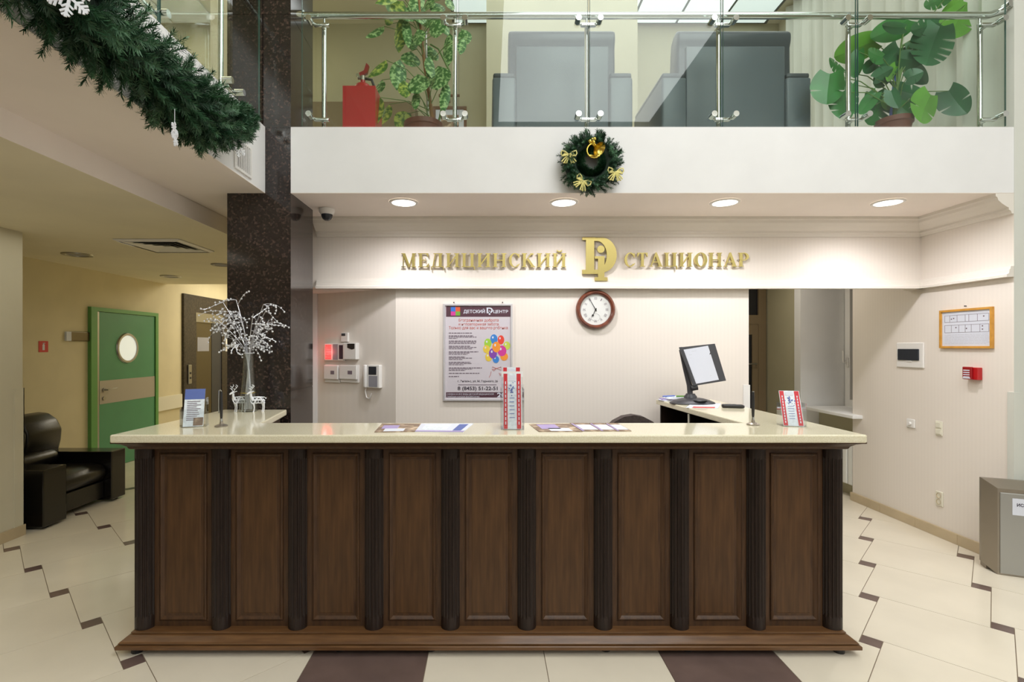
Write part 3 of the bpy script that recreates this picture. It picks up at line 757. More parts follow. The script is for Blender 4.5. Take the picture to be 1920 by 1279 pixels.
part('cover', MB().rbox(-.056, .02, -.056, -.038, -.048, .05, .005), 'red_deep', t)
lp_ = MB()
for k in range(4): lp_.box(-.046, .006, -.0575, -.055, .018-.017*k, .026-.017*k)
lp_.box(-.050, .012, -.0570, -.055, -.042, -.034)
part('instruction_print', lp_, 'paper', t, kind='stuff')
c = rw(1709, 794)
t = thing('light_dimmer', 'white square rotary dimmer low on the right wall, left of the tall cream switch', 'dimmer', c, RRZ)
part('plate', MB().rbox(-.045, .045, -.012, 0, -.04, .04, .008, 3), 'white_plastic', t); part('knob', MB().cyl((0, -.01, 0), (0, -.03, 0), .014, 16), 'white_plastic', t, smooth=40)
c = rw(1762, 803)
t = thing('light_switch', 'tall cream double light switch on the right wall', 'switch', c, RRZ)
part('plate', MB().rbox(-.033, .033, -.011, 0, -.062, .06, .005), 'cream_plastic', t)
for z in (.026, -.028): part('rocker', MB().rbox(-.024, .024, -.017, -.009, z-.022, z+.022, .003), 'cream_plastic', t)
c = rw(1763, 935)
t = thing('power_outlet', 'cream double power outlet near the baseboard of the right wall', 'outlet', c, RRZ)
part('plate', MB().rbox(-.033, .033, -.012, 0, -.062, .06, .005), 'cream_plastic', t)
for z in (.026, -.026):
    s_ = part('socket', MB().lathe([(.022, -.016), (.019, -.016), (.017, -.004), (0.0001, -.004)], 20, (0, 0, z), 'y'), 'baseboard_tile', t)

# grey steel bin for used shoe covers
t = thing('waste_bin', 'grey steel bin with a sloping frame and white paper label at the right pillar', 'bin', (3.58, 3.56, 0), math.radians(-24))
part('body', B(-.03, .56, .085, .168, .0, .63), 'dark_steel', t)
fr = MB().add([(-.05, .10, .045), (.58, .10, .045), (.58, .10, .65), (-.05, .10, .65), (0, 0, .0), (.52, 0, .0), (.52, 0, .605), (0, 0, .605)],
              [(0, 1, 2, 3), (4, 7, 6, 5), (0, 4, 5, 1), (1, 5, 6, 2), (2, 6, 7, 3), (3, 7, 4, 0)])
fr.box(-.05, .58, .1, .13, .045, .65)
part('frame', fr, 'dark_steel', t)
part('front_panel', MB().rbox(.012, .515, -.008, .002, .012, .578, .003), 'steel_brushed', t)
part('paper_label', B(.075, .37, -.0105, -.0075, .43, .545), 'paper', t)
part('lettering', MB().text('ИСПОЛЬЗОВАННЫЕ', .225, .492, -.0110, .021, width=.255, depth=.001, bold=.02).text('БАХИЛЫ', .225, .452, -.0110, .021, width=.125, depth=.001, bold=.02), 'ink', t)

# radiator in the window recess
t = thing('radiator', 'white ribbed radiator below the window behind the desk', 'radiator', (3.90, 5.62, 0), RRZ)
for k in range(8): part('fin', MB().rbox(-.31+.08*k, -.245+.08*k, -.09, 0, .14, .62, .012), 'radiator_white', t)
part('pipe', MB().cyl((-.33, -.04, .16), (.34, -.04, .16), .014).cyl((.33, -.04, .16), (.33, -.04, 0), .012), 'radiator_white', t, smooth=40)
part('valve', MB().cyl((.33, -.04, .16), (.39, -.04, .16), .025, 12), 'white_plastic', t, smooth=40)

# ------------------------------------------------------------------ lamps in the soffit, camera dome
dl0 = None
for k, px in enumerate((757, 1057, 1359, 1665)):
    p = P(px, 379, 3.89); p.z = 2.708
    lab = 'round lit soffit downlight, %s in the row' % ['first from the pillar', 'second from the pillar', 'third from the pillar', 'last, nearest the right wall'][k]
    if dl0 is None:
        dl0 = thing('downlight', lab, 'ceiling light', p, group='lit downlights over the desk')
        part('ring', MB().lathe([(.088, -.001), (.090, -.008), (.106, -.008), (.110, 0)], 32), 'white_plastic', dl0, smooth=40)
        part('lens', MB().cyl((0, 0, -.002), (0, 0, -.006), .089, 32), 'lamp_glow', dl0)
    else: dup(dl0, p, label=lab)
    l = bpy.data.lights.new('downlight_beam', 'SPOT'); l.energy = 34; l.color = (.985, .96, 1); l.spot_size = math.radians(172); l.spot_blend = .75; l.shadow_soft_size = .07
    o = bpy.data.objects.new('downlight_beam', l); C.objects.link(o); o.location = p+Vector((0, 0, -.04))
p = P(613, 396, 4.08); p.z = 2.708
t = thing('dome_camera', 'small white dome security camera with dark lens on the soffit beside the pillar', 'camera', p)
part('housing', MB().lathe([(.060, 0), (.062, -.02), (.052, -.042), (.044, -.046)], 24), 'white_plastic', t, smooth=40)
part('dome', MB().lathe([(.045, -.044), (.043, -.062), (.034, -.08), (.018, -.092), (.0005, -.095)], 24), 'smoky_plastic', t, smooth=60)

# ------------------------------------------------------------------ hall on the left
d1 = struct('door_1', MB().box(-5.0, -4.955, 6.33, 6.43, 0, 2.10).box(-5.0, -4.955, 7.56, 7.62, 0, 2.10).box(-5.0, -4.955, 6.43, 7.56, 2.05, 2.10), 'green_frame')
struct('door_leaf', B(-5.0, -4.97, 6.47, 7.55, .005, 2.045), 'green_door', d1)
struct('edge_strip', B(-5.0, -4.965, 6.43, 6.47, .005, 2.045), 'steel', d1)
struct('kick_plate', B(-4.97, -4.966, 6.48, 7.55, .86, 1.16), 'kick_steel', d1)
pc = (6.98, 1.58)
struct('porthole_rim', MB().lathe([(.17, -.0), (.175, .018), (.2, .018), (.21, 0)], 32, (-4.97, pc[0], pc[1]), 'x'), 'steel', d1, 40)
struct('pane', MB().cyl((-4.97, pc[0], pc[1]), (-4.962, pc[0], pc[1]), .172, 32), 'porthole_lit', d1)
struct('handle', MB().tube([(-4.966, 6.55, 1.04), (-4.91, 6.55, 1.04), (-4.905, 6.58, 1.045), (-4.905, 6.70, 1.05)], .011).cyl((-4.966, 6.55, 1.04), (-4.955, 6.55, 1.04), .028).cyl((-4.966, 6.55, .93), (-4.955, 6.55, .93), .026), 'steel', d1, 40)
LRZ = PI/2
def lw(px, py): D = XP(px, -5.0); return Vector((-5.0, D, ZP(py, D)))
t = thing('door_sign', 'short brown metal door sign with a white end on the yellow hall wall', 'sign', lw(143, 631), LRZ)
part('plate', MB().prism([(.06*math.cos(a*.2618), -.012-.016*math.sin(a*.2618)) if 0 else (-.055+.11*a/12, -.004-.02*math.sin(PI*a/12)) for a in range(13)], 'x', -.1, .19).xf(Matrix.Identity(4)) if 0 else MB().rbox(-.12, .20, -.022, 0, -.057, .057, .008, 3), 'lift_door', t)
part('name_card', B(-.17, -.10, -.024, 0, -.055, .055), 'paper', t)
t = thing('fire_sign', 'small red sign with a white extinguisher symbol on the yellow hall wall', 'sign', lw(81, 650), LRZ)
part('plate', B(-.06, .06, -.004, 0, -.062, .062), 'red_flat', t)
part('symbol', MB().box(-.014, .014, -.0052, -.003, -.04, .022).box(-.006, .006, -.0052, -.003, .022, .04).box(-.012, .02, -.0052, -.003, .034, .042), 'paper', t)
# elevator
ev = thing('elevator', 'elevator with a brown stone surround and brushed metal door at the hall end', 'elevator', (-5.0, 9.2, 0))
part('surround', MB().box(-5.0, -4.96, 8.27, 8.62, 0, 2.47).box(-5.0, -4.96, 9.45, 10.4, 0, 2.47).box(-5.0, -4.96, 8.62, 9.45, 2.18, 2.47), 'granite_far', ev, True)
gv = MB()
for k in range(12): gv.box(-4.961, -4.958, 8.29, 8.60, .9+.08*k, .96+.08*k)
part('ribbed_stone', gv, 'granite_far', ev, True, kind='stuff')
part('door_leaf', B(-4.995, -4.98, 8.62, 9.12, 0, 2.02), 'lift_door', ev, True)
part('notice', B(-4.981, -4.977, 8.68, 9.04, 1.52, 1.76), 'grey_plastic', ev, True)
part('door_leaf', B(-4.995, -4.975, 9.125, 9.45, 0, 2.02), 'dark_plastic', ev, True)
part('lintel', B(-5.0, -4.955, 8.60, 9.47, 2.02, 2.18), 'steel', ev, True)
bp_ = part('button_panel', MB().rbox(-4.96, -4.935, 8.36, 8.45, .98, 1.30, .01), 'steel', ev, True)
for z in (1.08, 1.16): part('button', MB().cyl((-4.936, 8.405, z), (-4.928, 8.405, z), .018, 12), 'dark_plastic', bp_, True)
single('notice_plate', B(-.05, .05, -.006, 0, -.12, .12), 'white_plastic', 'narrow white notice plate on dark stone left of the pillar', 'plate', (-4.96, 9.62, 1.63), LRZ)

def hall_light(px, py, w_, lab):
    D = .97*950/(650-py); p = Vector(((px-915)*D/950, D, 2.57))
    t = thing('hall_downlight', lab, 'ceiling light', p, group='unlit downlights in the hall')
    part('ring', MB().lathe([(w_*.72, -.004), (w_*.75, -.012), (w_, -.012), (w_*1.03, 0)], 28), 'steel', t, smooth=40)
    part('lens', MB().cyl((0, 0, -.001), (0, 0, -.005), w_*.74, 24), 'grey_plastic', t)
hall_light(145, 477, .135, 'unlit round recessed light in the hall ceiling nearest the red sign')
hall_light(320, 518, .125, 'unlit round recessed light in the hall ceiling nearest the elevator')
hall_light(415, 496, .11, 'unlit recessed light in the hall ceiling half hidden by the pillar')
D = 4.85
t = thing('ceiling_vent', 'square white air vent with concentric louvres in the hall ceiling', 'vent', ((312-915)*D/950, D, 2.57))
def sqring(a, b, z0, z1):
    m = MB(); vs = []
    for k, z in ((a, z0), (b, z1)): vs += [(-k, -k, z), (k, -k, z), (k, k, z), (-k, k, z)]
    m.add(vs, [(k, (k+1) % 4, 4+(k+1) % 4, 4+k) for k in range(4)]); m.add([v-Vector((0, 0, .004)) for v in m.v], [f[::-1] for f in m.f]); return m
part('frame', sqring(.27, .30, -.018, -.001), 'white_plastic', t)
for k in range(4): part('louver', sqring(.25-.055*k, .20-.055*k, -.016, -.001), 'white_plastic', t)
part('backing', B(-.26, .26, -.26, .26, -.003, 0), 'black_plastic', t)

# black leather armchair
ar = thing('leather_armchair', 'bulky black leather armchair with square lacquered arms against the yellow hall wall', 'armchair', (-4.35, 4.91, 0))
# local: front = +x, width along y
part('arm', MB().rbox(-.42, .48, -.50, -.255, .02, .52, .008), 'lacquer_black', ar)
part('arm', MB().rbox(-.42, .48, .30, .50, .02, .52, .008), 'lacquer_black', ar)
part('base', MB().rbox(-.42, .40, -.255, .30, .05, .22, .01), 'leather_black', ar)
sp = [(-.30, .20), (.30, .20), (.40, .235), (.435, .29), (.43, .35), (.38, .395), (.30, .41), (-.30, .40)]
part('seat_cushion', MB().rprism([(x, z) for x, z in sp], -.25, .295, .02, 2, ax='y'), 'leather_black', ar, smooth=50)
bk = [(-.48, .18), (-.20, .36), (-.17, .50), (-.14, .62), (-.13, .74), (-.18, .84), (-.27, .905), (-.38, .915), (-.47, .88), (-.52, .78), (-.54, .5)]
part('backrest', MB().rprism(bk, -.43, .02, .025, 2, ax='y'), 'leather_black', ar, smooth=50)
part('backrest', MB().rprism(bk, .025, .43, .025, 2, ax='y'), 'leather_black', ar, smooth=50)
part('lumbar_cushion', MB().rbox(-.22, -.02, -.25, .29, .40, .56, .07, 4), 'leather_black', ar, smooth=60)
for x in (-.38, .42):
    for y in (-.42, .42): part('foot', MB().cyl((x, y, 0), (x, y, .03), .03, 10), 'black_plastic', ar)

# office chair behind the desk
oc = thing('office_chair', 'brown grey fabric office chair whose rounded top peeks over the desk', 'chair', (1.0, 3.5, 0))
part('backrest', MB().prism([(.26*math.cos(a*.2618), .80+(.33 if a < 13 else .28)*math.sin(a*.2618)) for a in range(24)], 'y', -.03, .05), 'chair_fabric', oc, smooth=50)
part('seat', MB().rbox(-.25, .25, .05, .52, .44, .52, .03, 3), 'chair_fabric', oc, smooth=60)
part('post', MB().cyl((0, .28, .1), (0, .28, .45), .03).tube([(0, .2, .45), (0, .03, .5), (0, .05, .8)], .02), 'black_plastic', oc, smooth=40)
for k in range(5):
    a = 2*PI*k/5; q = (.28*math.cos(a), .28+.28*math.sin(a))
    part('leg', MB().cyl((0, .28, .11), (q[0], q[1], .07), .02, 8), 'black_plastic', oc); part('caster', MB().cyl((q[0]-.02, q[1], .03), (q[0]+.02, q[1], .03), .03, 12), 'black_plastic', oc)

# ------------------------------------------------------------------ things on the worktop
def leaflet_mb(w_, h, y): return B(-w_/2, w_/2, y, y+.002, 0, h)
def leaflet_parts(t, w_, h, y, z0, ang, par=None, extra=True):
    # a striped leaflet leaning back: local frame at (0,y,z0), rotated about x
    M = Matrix.Translation((0, y, z0)) @ Matrix.Rotation(-ang, 4, 'X')
    lf = part('leaflet', MB().box(-w_/2, w_/2, 0, .002, 0, h).xf(M), 'leaflet_pale', t)
    part('red_stripe', MB().box(-w_*.48, -w_*.27, -.001, .001, .002, h-.002).box(w_*.24, w_*.47, -.001, .001, .002, h-.002).xf(M), 'leaflet_red', lf)
    pr = MB()
    for k in range(10): pr.box(-w_*.40, -w_*.345, -.0016, 0, h*.08+k*h*.08, h*.08+k*h*.08+h*.055).box(w_*.33, w_*.385, -.0016, 0, h*.08+k*h*.08, h*.08+k*h*.08+h*.055)
    pr.box(-w_*.2, w_*.18, -.0016, 0, h*.86, h*.965)
    part('white_print', pr.xf(M), 'paper', lf, kind='stuff')
    bl_ = MB()
    for k in range(26):
        x, z = R.gauss(-.002, .009), h*.72+R.gauss(0, .017); q = R.uniform(.0012, .0035); bl_.box(x-q, x+q, -.0014-.00002*k, 0, z-q, z+q)
    for k in range(6): bl_.box(-w_*.16, w_*.14*(1-.3*R.random()), -.0015, 0, h*(.55-.07*k), h*(.56-.07*k))
    part('blue_print', bl_.xf(M), 'leaflet_blue', lf, kind='stuff')
    return lf
# centre holder, two tiers
D = .447*950/(806-650)
t = thing('leaflet_holder', 'two tier acrylic leaflet holder with red striped leaflets at the middle of the worktop', 'leaflet holder', ((961-915)*D/950, D, TZ))
part('holder', MB().box(-.062, .062, -.008, .12, 0, .003).box(-.062, -.06, -.005, .12, .003, .22).box(.060, .062, -.005, .12, .003, .22).box(-.06, .06, -.010, -.007, .003, .245).box(-.06, .06, .09, .093, .003, .30), 'acrylic', t)
leaflet_parts(t, .098, .30, -.004, .004, math.radians(8))
leaflet_parts(t, .098, .33, .07, .004, math.radians(5))
part('tier_front', B(-.058, .062, .066, .069, .28, .31), 'white_plastic', t)
# right holder
D = .447*950/(800-650)
t = thing('leaflet_holder', 'acrylic holder with a single red striped leaflet at the right end of the worktop', 'leaflet holder', ((1488-915)*D/950, D, TZ), math.radians(-12))
part('holder', MB().box(-.062, .066, -.008, .08, 0, .003).box(.062, .064, -.005, .07, .003, .13).box(-.064, -.062, -.005, .07, .003, .13).box(-.062, .062, -.01, -.007, .003, .11), 'acrylic', t)
leaflet_parts(t, .105, .205, -.004, .004, math.radians(22))
# left holder
D = .447*950/(801-650)
t = thing('leaflet_holder', 'acrylic holder with a blue and white leaflet at the left end of the worktop', 'leaflet holder', ((362-915)*D/950, D, TZ), math.radians(20))
part('holder', MB().box(-.06, .066, -.008, .09, 0, .003).box(.062, .064, -.005, .08, .003, .16).box(-.064, -.062, -.005, .08, .003, .10).box(-.062, .062, -.01, -.007, .003, .10), 'acrylic', t)
M = Matrix.Translation((0, -.004, .004)) @ Matrix.Rotation(-math.radians(20), 4, 'X')
lf = part('leaflet', MB().box(-.05, .05, 0, .002, 0, .215).xf(M), 'leaflet_pale', t)
part('blue_head', MB().box(-.05, .05, -.001, .001, .155, .215).xf(M), 'leaflet_blue', lf)
pr = MB()
for k in range(11): pr.box(-.036, .036-.03*R.random(), -.0012, 0, .14-.0105*k, .144-.0105*k)
part('print', pr.xf(M), 'ink_grey', lf, kind='stuff')
part('photo', MB().box(-.0, .048, -.0012, .0, .004, .05).xf(M), 'leaflet_photo', lf)
# pens in stands
def pen_stand(px, py, hpx, lab):
    D = .447*950/(py-650)
    t = thing('pen_stand', lab, 'pen', ((px-915)*D/950, D, TZ), group='counter pens')
    h = hpx*D/950
    part('base', MB().lathe([(.0005, .0), (.034, .0), (.034, .006), (.022, .012), (.010, .016), (.008, .03), (.0005, .03)], 24), 'dark_steel', t, smooth=40)
    part('socket', MB().cyl((0, 0, .014), (0, 0, .045), .009, 12, .007), 'chrome', t, smooth=40)
    part('pen', MB().tube([(0, 0, .035), (0, 0, .055), (0, 0, .10), (0, 0, h-.03), (0, 0, h)], [.004, .007, .0085, .0075, .0065], 10), 'black_plastic', t, smooth=40)
    return t, h
t, h = pen_stand(415, 800, 66, 'black pen upright in a round stand at the left of the worktop')
part('clip', MB().tube([(0, 0, h), (-.004, 0, h+.008), (-.012, 0, h+.006), (-.014, 0, h-.05), (-.014, 0, h-.12)], .003, 6), 'chrome', t)
t, h = pen_stand(1412, 797, 62, 'black pen upright in a round stand at the right of the worktop')
part('cap', MB().cyl((0, 0, h-.02), (0, 0, h+.004), .006, 10), 'chrome', t)
# flat leaflets
def flat(name, quad, m, lab, cat, z=0., group=None, prints=()):
    pts = [P(px, py, .447*950/(py-650)) for px, py in quad]
    c = sum(pts, Vector())/4
    t = thing(name, lab, cat, (c.x, c.y, TZ+z), group=group)
    part('sheet', MB().prism([(p.x-c.x, p.y-c.y) for p in pts], 'z', 0, .0025), m, t)
    q = [Vector((p.x-c.x, p.y-c.y)) for p in pts]
    def uv(u, v): return tuple(q[0]*(1-u)*(1-v)+q[1]*u*(1-v)+q[2]*u*v+q[3]*(1-u)*v)
    for (u0, u1, v0, v1, pm_) in prints: part('print', MB().prism([uv(u0, v0), uv(u1, v0), uv(u1, v1), uv(u0, v1)], 'z', .002, .0034), pm_, t)
    return t
lay1 = 'leaflets lying on the worktop'
flat('brochure', [(702, 811), (716, 795), (790, 795), (778, 810)], 'leaflet_photo', 'glossy brown photo brochure lying at the left end of the left leaflet spread', 'brochure', 0, lay1, [(.35, .75, .1, .5, 'leaflet_lilac'), (.05, .35, .2, .7, 'paper')])
flat('brochure', [(778, 810), (790, 795), (888, 795), (868, 811)], 'paper', 'pale blue and white leaflet lying right of the brown photo brochure, left spread', 'brochure', .0, lay1, [(.0, .12, 0, 1, 'leaflet_lilac'), (.15, .9, .75, .92, 'leaflet_blue'), (.2, .85, .1, .6, 'leaflet_pale')])
flat('brochure', [(1010, 810), (992, 796), (1068, 795), (1092, 810)], 'leaflet_photo', 'glossy brown photo brochure lying at the left end of the right leaflet spread', 'brochure', 0, lay1, [(.3, .9, .15, .6, 'leaflet_lilac'), (.05, .4, .3, .8, 'paper')])
for k, (a, b) in enumerate(((1092, 1128), (1128, 1158), (1158, 1184))):
    flat('brochure', [(a, 809), (a-24, 794), (b-26, 794), (b, 809)], 'leaflet_photo', 'folded brown leaflet with white panel, %s from the right photo brochure' % ['first', 'second', 'third'][k], 'brochure', 0., lay1, [(.15, .75, .15, .95, 'paper'), (.0, .9, .0, .12, 'leaflet_lilac')])

# vase with silver branches
D = .447*950/(771.5-650); vx = (466-915)*D/950
t = thing('glass_vase', 'tall clear glass vase flaring at the foot on the left wing of the worktop', 'vase', (vx, D, TZ))
vp_ = [(.0005, .012), (.045, .014), (.054, .05), (.044, .14), (.034, .24), (.029, .33), (.028, .40), (.031, .402), (.034, .33), (.038, .24), (.048, .14), (.0585, .05), (.060, .004), (.055, 0), (.0005, 0)]
part('body', MB().lathe(vp_, 32), 'clear_glass', t, smooth=50)
part('rim', MB().tube([(.0295*math.cos(a*.2618), .0295*math.sin(a*.2618), .402) for a in range(24)], .0022, 6, closed=True), 'glitter_white', t, smooth=60)
part('band', MB().tube([(.052*math.cos(a*.2618), .052*math.sin(a*.2618), .13) for a in range(24)], .0016, 5, closed=True), 'gold_soft', t)
vb = Vector((vx, D, TZ))
def pv(px, py): q = P(px, py, D); return q-vb
def curlpath(p0, d, L, n, curl, rr):
    pts = [Vector(p0)]; d = Vector(d).normalized(); ax = Vector((rr.uniform(-1, 1), rr.uniform(-1, 1), rr.uniform(-.5, .5))).normalized()
    for k in range(n):
        d = (Matrix.Rotation(curl*(.5+k/n*1.2), 3, ax) @ d); d.z -= .10; d.normalize(); pts.append(pts[-1]+d*L/n)
    return pts
stems = [(405, 575, .07), (425, 568, -.05), (440, 562, .02), (395, 605, .03), (418, 600, -.08), (500, 572, -.05), (515, 575, -.10), (490, 590, -.12), (505, 600, .0), (450, 585, -.02)]
RB = random.Random(11)
for si, (ex, ey, dy) in enumerate(stems):
    sx = (466+(466-ex)*.12); e = pv(ex, ey)
    b0 = Vector((-.012+.024*RB.random()+(e.x*-.10), .02*RB.random()-.01, .016)); e.y = dy
    m1 = b0.lerp(Vector((e.x*.04, 0, .40)), 1.0); pts = [b0, Vector((e.x*.03, .006*RB.uniform(-1, 1), .36)), Vector((e.x*.35, dy*.35, .36+(e.z-.36)*.5)), e]
    sm = []
    for k in range(13):
        u = k/12*3; i = min(2, int(u)); f = u-i; p0 = pts[max(0, i-1)]; p1 = pts[i]; p2 = pts[i+1]; p3 = pts[min(3, i+2)]
        sm.append(.5*((2*p1)+(p2-p0)*f+(2*p0-5*p1+4*p2-p3)*f*f+(3*p1-p0-3*p2+p3)*f**3))
    rk = sorted(q[0] for q in stems).index(ex)
    br = thing('silver_branch', 'curly beaded silver twig in the glass vase, its tip %s' % ['farthest left of all', 'second from the left', 'third from the left', 'fourth from the left', 'left of the middle', 'upright at the middle', 'fourth from the right', 'third from the right', 'second from the right', 'farthest right of all'][rk], 'branch', vb, group='silver twigs in the vase')
    part('stem', MB().tube(sm, .0042, 6, r1=.0022), 'silver', br, smooth=60)
    tw_ = MB(); bd = MB()
    for k in range(9):
        at = sm[6+RB.randint(0, 6)]; s1 = 1 if e.x > 0 else -1
        d = Vector((s1*RB.uniform(.0, 1.2)+RB.uniform(-.5, .5), RB.uniform(-.6, .6), RB.uniform(-.3, .55)))
        cpth = curlpath(at, d, RB.uniform(.07, .17), 9, RB.uniform(-.35, .35), RB)
        tw_.tube(cpth, .0026, 5, r1=.0016)
        for q in cpth[3::2]: bd.ball(q+Vector((RB.uniform(-.004, .004),)*3), .0066, 6, 4)
    part('curls', tw_, 'silver', br, smooth=60, kind='stuff'); part('beads', bd, 'glitter_white', br, smooth=60, kind='stuff')

def reindeer(px, lab, flip):
    D2 = D-.01 if px > 466 else D+.0
    t = thing('reindeer_figure', lab, 'figurine', ((px-915)*D2/950, D2, TZ), math.radians(35 if px > 466 else 60), group='white openwork reindeer by the vase')
    s_ = -1   # faces left (-x)
    for x, y in ((-.030, -.012), (-.024, .014), (.034, -.012), (.030, .014)):
        part('leg', MB().tube([(x-.004, y, 0), (x, y, .004), (x+.003, y, .03), (x-.001, y, .062)], [.0045, .0035, .0035, .0065], 8), 'glitter_white', t, smooth=60)
    bd = MB()
    for k in range(7):
        a0 = k*.9; bd.tube([(-.036+.011*k+.012*math.cos(b*.52+a0), .016*math.sin(b*.52*1.0+a0), .078+.022*math.sin(b*.52+a0*2)) for b in range(12)], .0032, 6, closed=True)
    for z, y in ((.100, 0), (.058, 0), (.08, .018), (.08, -.018)): bd.tube([(-.042, y*.6, z), (0, y, z+.002), (.042, y*.6, z-.003)], .0034, 6)
    part('body', bd, 'glitter_white', t, smooth=60)
    part('neck', MB().tube([(-.036, 0, .085), (-.046, 0, .108), (-.046, 0, .128)], [.011, .008, .007], 8), 'glitter_white', t, smooth=60)
    part('head', MB().tube([(-.036, 0, .134), (-.048, 0, .136), (-.066, 0, .126), (-.072, 0, .122)], [.004, .0085, .006, .004], 8).tube([(-.040, .006, .138), (-.03, .018, .142)], .003).tube([(-.040, -.006, .138), (-.03, -.018, .142)], .003), 'glitter_white', t, smooth=60)
    for y in (-1, 1):
        part('antler', MB().tube([(-.044, y*.004, .140), (-.046, y*.014, .152), (-.038, y*.024, .166), (-.028, y*.022, .178), (-.036, y*.014, .186)], .0024, 6).tube([(-.046, y*.014, .152), (-.056, y*.02, .164)], .002, 5).tube([(-.038, y*.024, .166), (-.048, y*.028, .176)], .002, 5), 'glitter_white', t, smooth=60)
    part('tail', MB().tube([(.044, 0, .092), (.053, 0, .088)], .004, 6), 'glitter_white', t)
reindeer(449, 'white openwork reindeer figurine left of the glass vase', False)
reindeer(484, 'white openwork reindeer figurine right of the glass vase', True)

# document display stand
D = .447*950/(757-650); bx = (1298-915)*D/950
t = thing('document_display', 'dark grey desktop document display with white sheets on the right wing of the worktop', 'document stand', (bx, D, TZ))
part('base', MB().lathe([(.0005, 0), (.172, 0), (.176, .006), (.168, .014), (.13, .030), (.085, .042), (.06, .046), (.0005, .047)], 36).xf(Matrix.Diagonal((1, .62, 1, 1))), 'dark_plastic', t, smooth=40)
part('base_recess', MB().lathe([(.0005, 0), (.05, 0), (.055, .004), (.06, 0)], 24, (.03, -.065, .0305)).xf(Matrix.Diagonal((1, .9, 1, 1))), 'black_plastic', t, smooth=40)
part('hub', MB().lathe([(.05, .044), (.046, .06), (.036, .07), (.034, .078), (.0005, .08)], 24).xf(Matrix.Translation((-.01, .01, 0))), 'dark_plastic', t, smooth=40)
W_ = lambda px, py, dd: P(px, py, D+dd)-Vector((bx, D, TZ))
part('post', MB().tube([W_(1294, 740, .01), W_(1293, 722, .03), W_(1284, 690, .05), W_(1276, 656, .07)], [.02, .022, .016, .012], 10), 'dark_plastic', t, smooth=50)
part('bracket', MB().cyl(W_(1296, 728, -.02), W_(1308, 726, -.03), .022, 12), 'black_plastic', t, smooth=40)
def slab(q, th, m, name, par=None):
    q = [Vector(p) for p in q]; n = (q[1]-q[0]).cross(q[3]-q[0]).normalized()*th
    vs = q+[p+n for p in q]
    return part(name, MB().add(vs, [(3, 2, 1, 0), (4, 5, 6, 7), (0, 1, 5, 4), (1, 2, 6, 5), (2, 3, 7, 6), (3, 0, 4, 7)]), m, par or t)
Q = [W_(1300, 724, -.03), W_(1361, 714, -.09), W_(1340, 645, -.03), W_(1273, 652, .05)]
slab(Q, .012, 'dark_plastic', 'panel')
def qi(u, v, off=0.):
    p = Q[0]*(1-u)*(1-v)+Q[1]*u*(1-v)+Q[2]*u*v+Q[3]*(1-u)*v
    n = (Q[1]-Q[0]).cross(Q[3]-Q[0]).normalized(); return p+n*off
sh = slab([qi(.10, .04, .011), qi(.80, .05, .011), qi(.80, .965, .011), qi(.10, .93, .011)], .0025, 'paper', 'paper_sheet')
for k in range(9):
    v = .86-.085*k; a = .3 if k == 0 else .2
    slab([qi(a, v, .0132), qi(.72-.2*R.random(), v, .0132), qi(.72-.1*R.random(), v+.008, .0132), qi(a, v+.008, .0132)], .0006, 'paper_faint', 'print_line', sh)
slab([qi(0, 0, -.006), qi(.085, .0, -.006), qi(.085, 1, -.006), qi(0, 1, -.006)], .026, 'dark_plastic', 'spine')
# papers behind and under it
D = .447*950/(746-650)
for k, (dx, rz, m, lab) in enumerate(((0, .12, 'paper', 'lowest sheet bundle of the paper pile behind the display stand'), (.012, -.1, 'leaflet_lilac', 'lilac folder in the paper pile behind the display stand'), (.03, .2, 'paper', 'white paper bundle on the lilac folder behind the display stand'), (.05, -.15, 'leaflet_pale', 'topmost pale sheets of the pile behind the display stand'))):
    z = TZ+.008*k
    single('paper_bundle', MB().rbox(-.11, .13, -.055, .055, 0, .0079, .001, 1), m, lab, 'papers', (1.535+dx, 4.20, z), rz, group='paper pile on the right wing')
single('pen', MB().cyl((-.06, 0, .005), (.06, .02, .005), .005, 8), 'stick_blue', 'blue pen lying on the topmost pale sheets of the paper pile', 'pen', (1.50, 4.19, TZ+.032), .2)
single('pen', MB().cyl((-.05, 0, .006), (.05, .01, .006), .006, 8), 'monstera_bright', 'green highlighter lying on the topmost pale sheets of the paper pile', 'pen', (1.60, 4.165, TZ+.032), -.1)
flat('paper_sheet', [(1286, 765), (1298, 756), (1352, 757), (1346, 766)], 'paper', 'white sheet with a red corner slipped under the document display stand', 'paper', 0., None, [(.0, .2, .2, .9, 'red_flat')])
D = .447*950/(765-650)
t = thing('cordless_phone', 'dark brown cordless handset lying on the right wing of the worktop', 'phone', ((1374-915)*D/950, D, TZ), math.radians(-14))
part('body', MB().rbox(-.075, .07, -.022, .022, 0, .026, .010, 3), 'black_plastic', t, smooth=50)
part('keypad', B(-.05, .02, -.015, .015, .0255, .0272), 'dark_plastic', t)
part('end_cap', MB().rbox(.062, .076, -.02, .02, .002, .022, .006), 'dark_plastic', t)

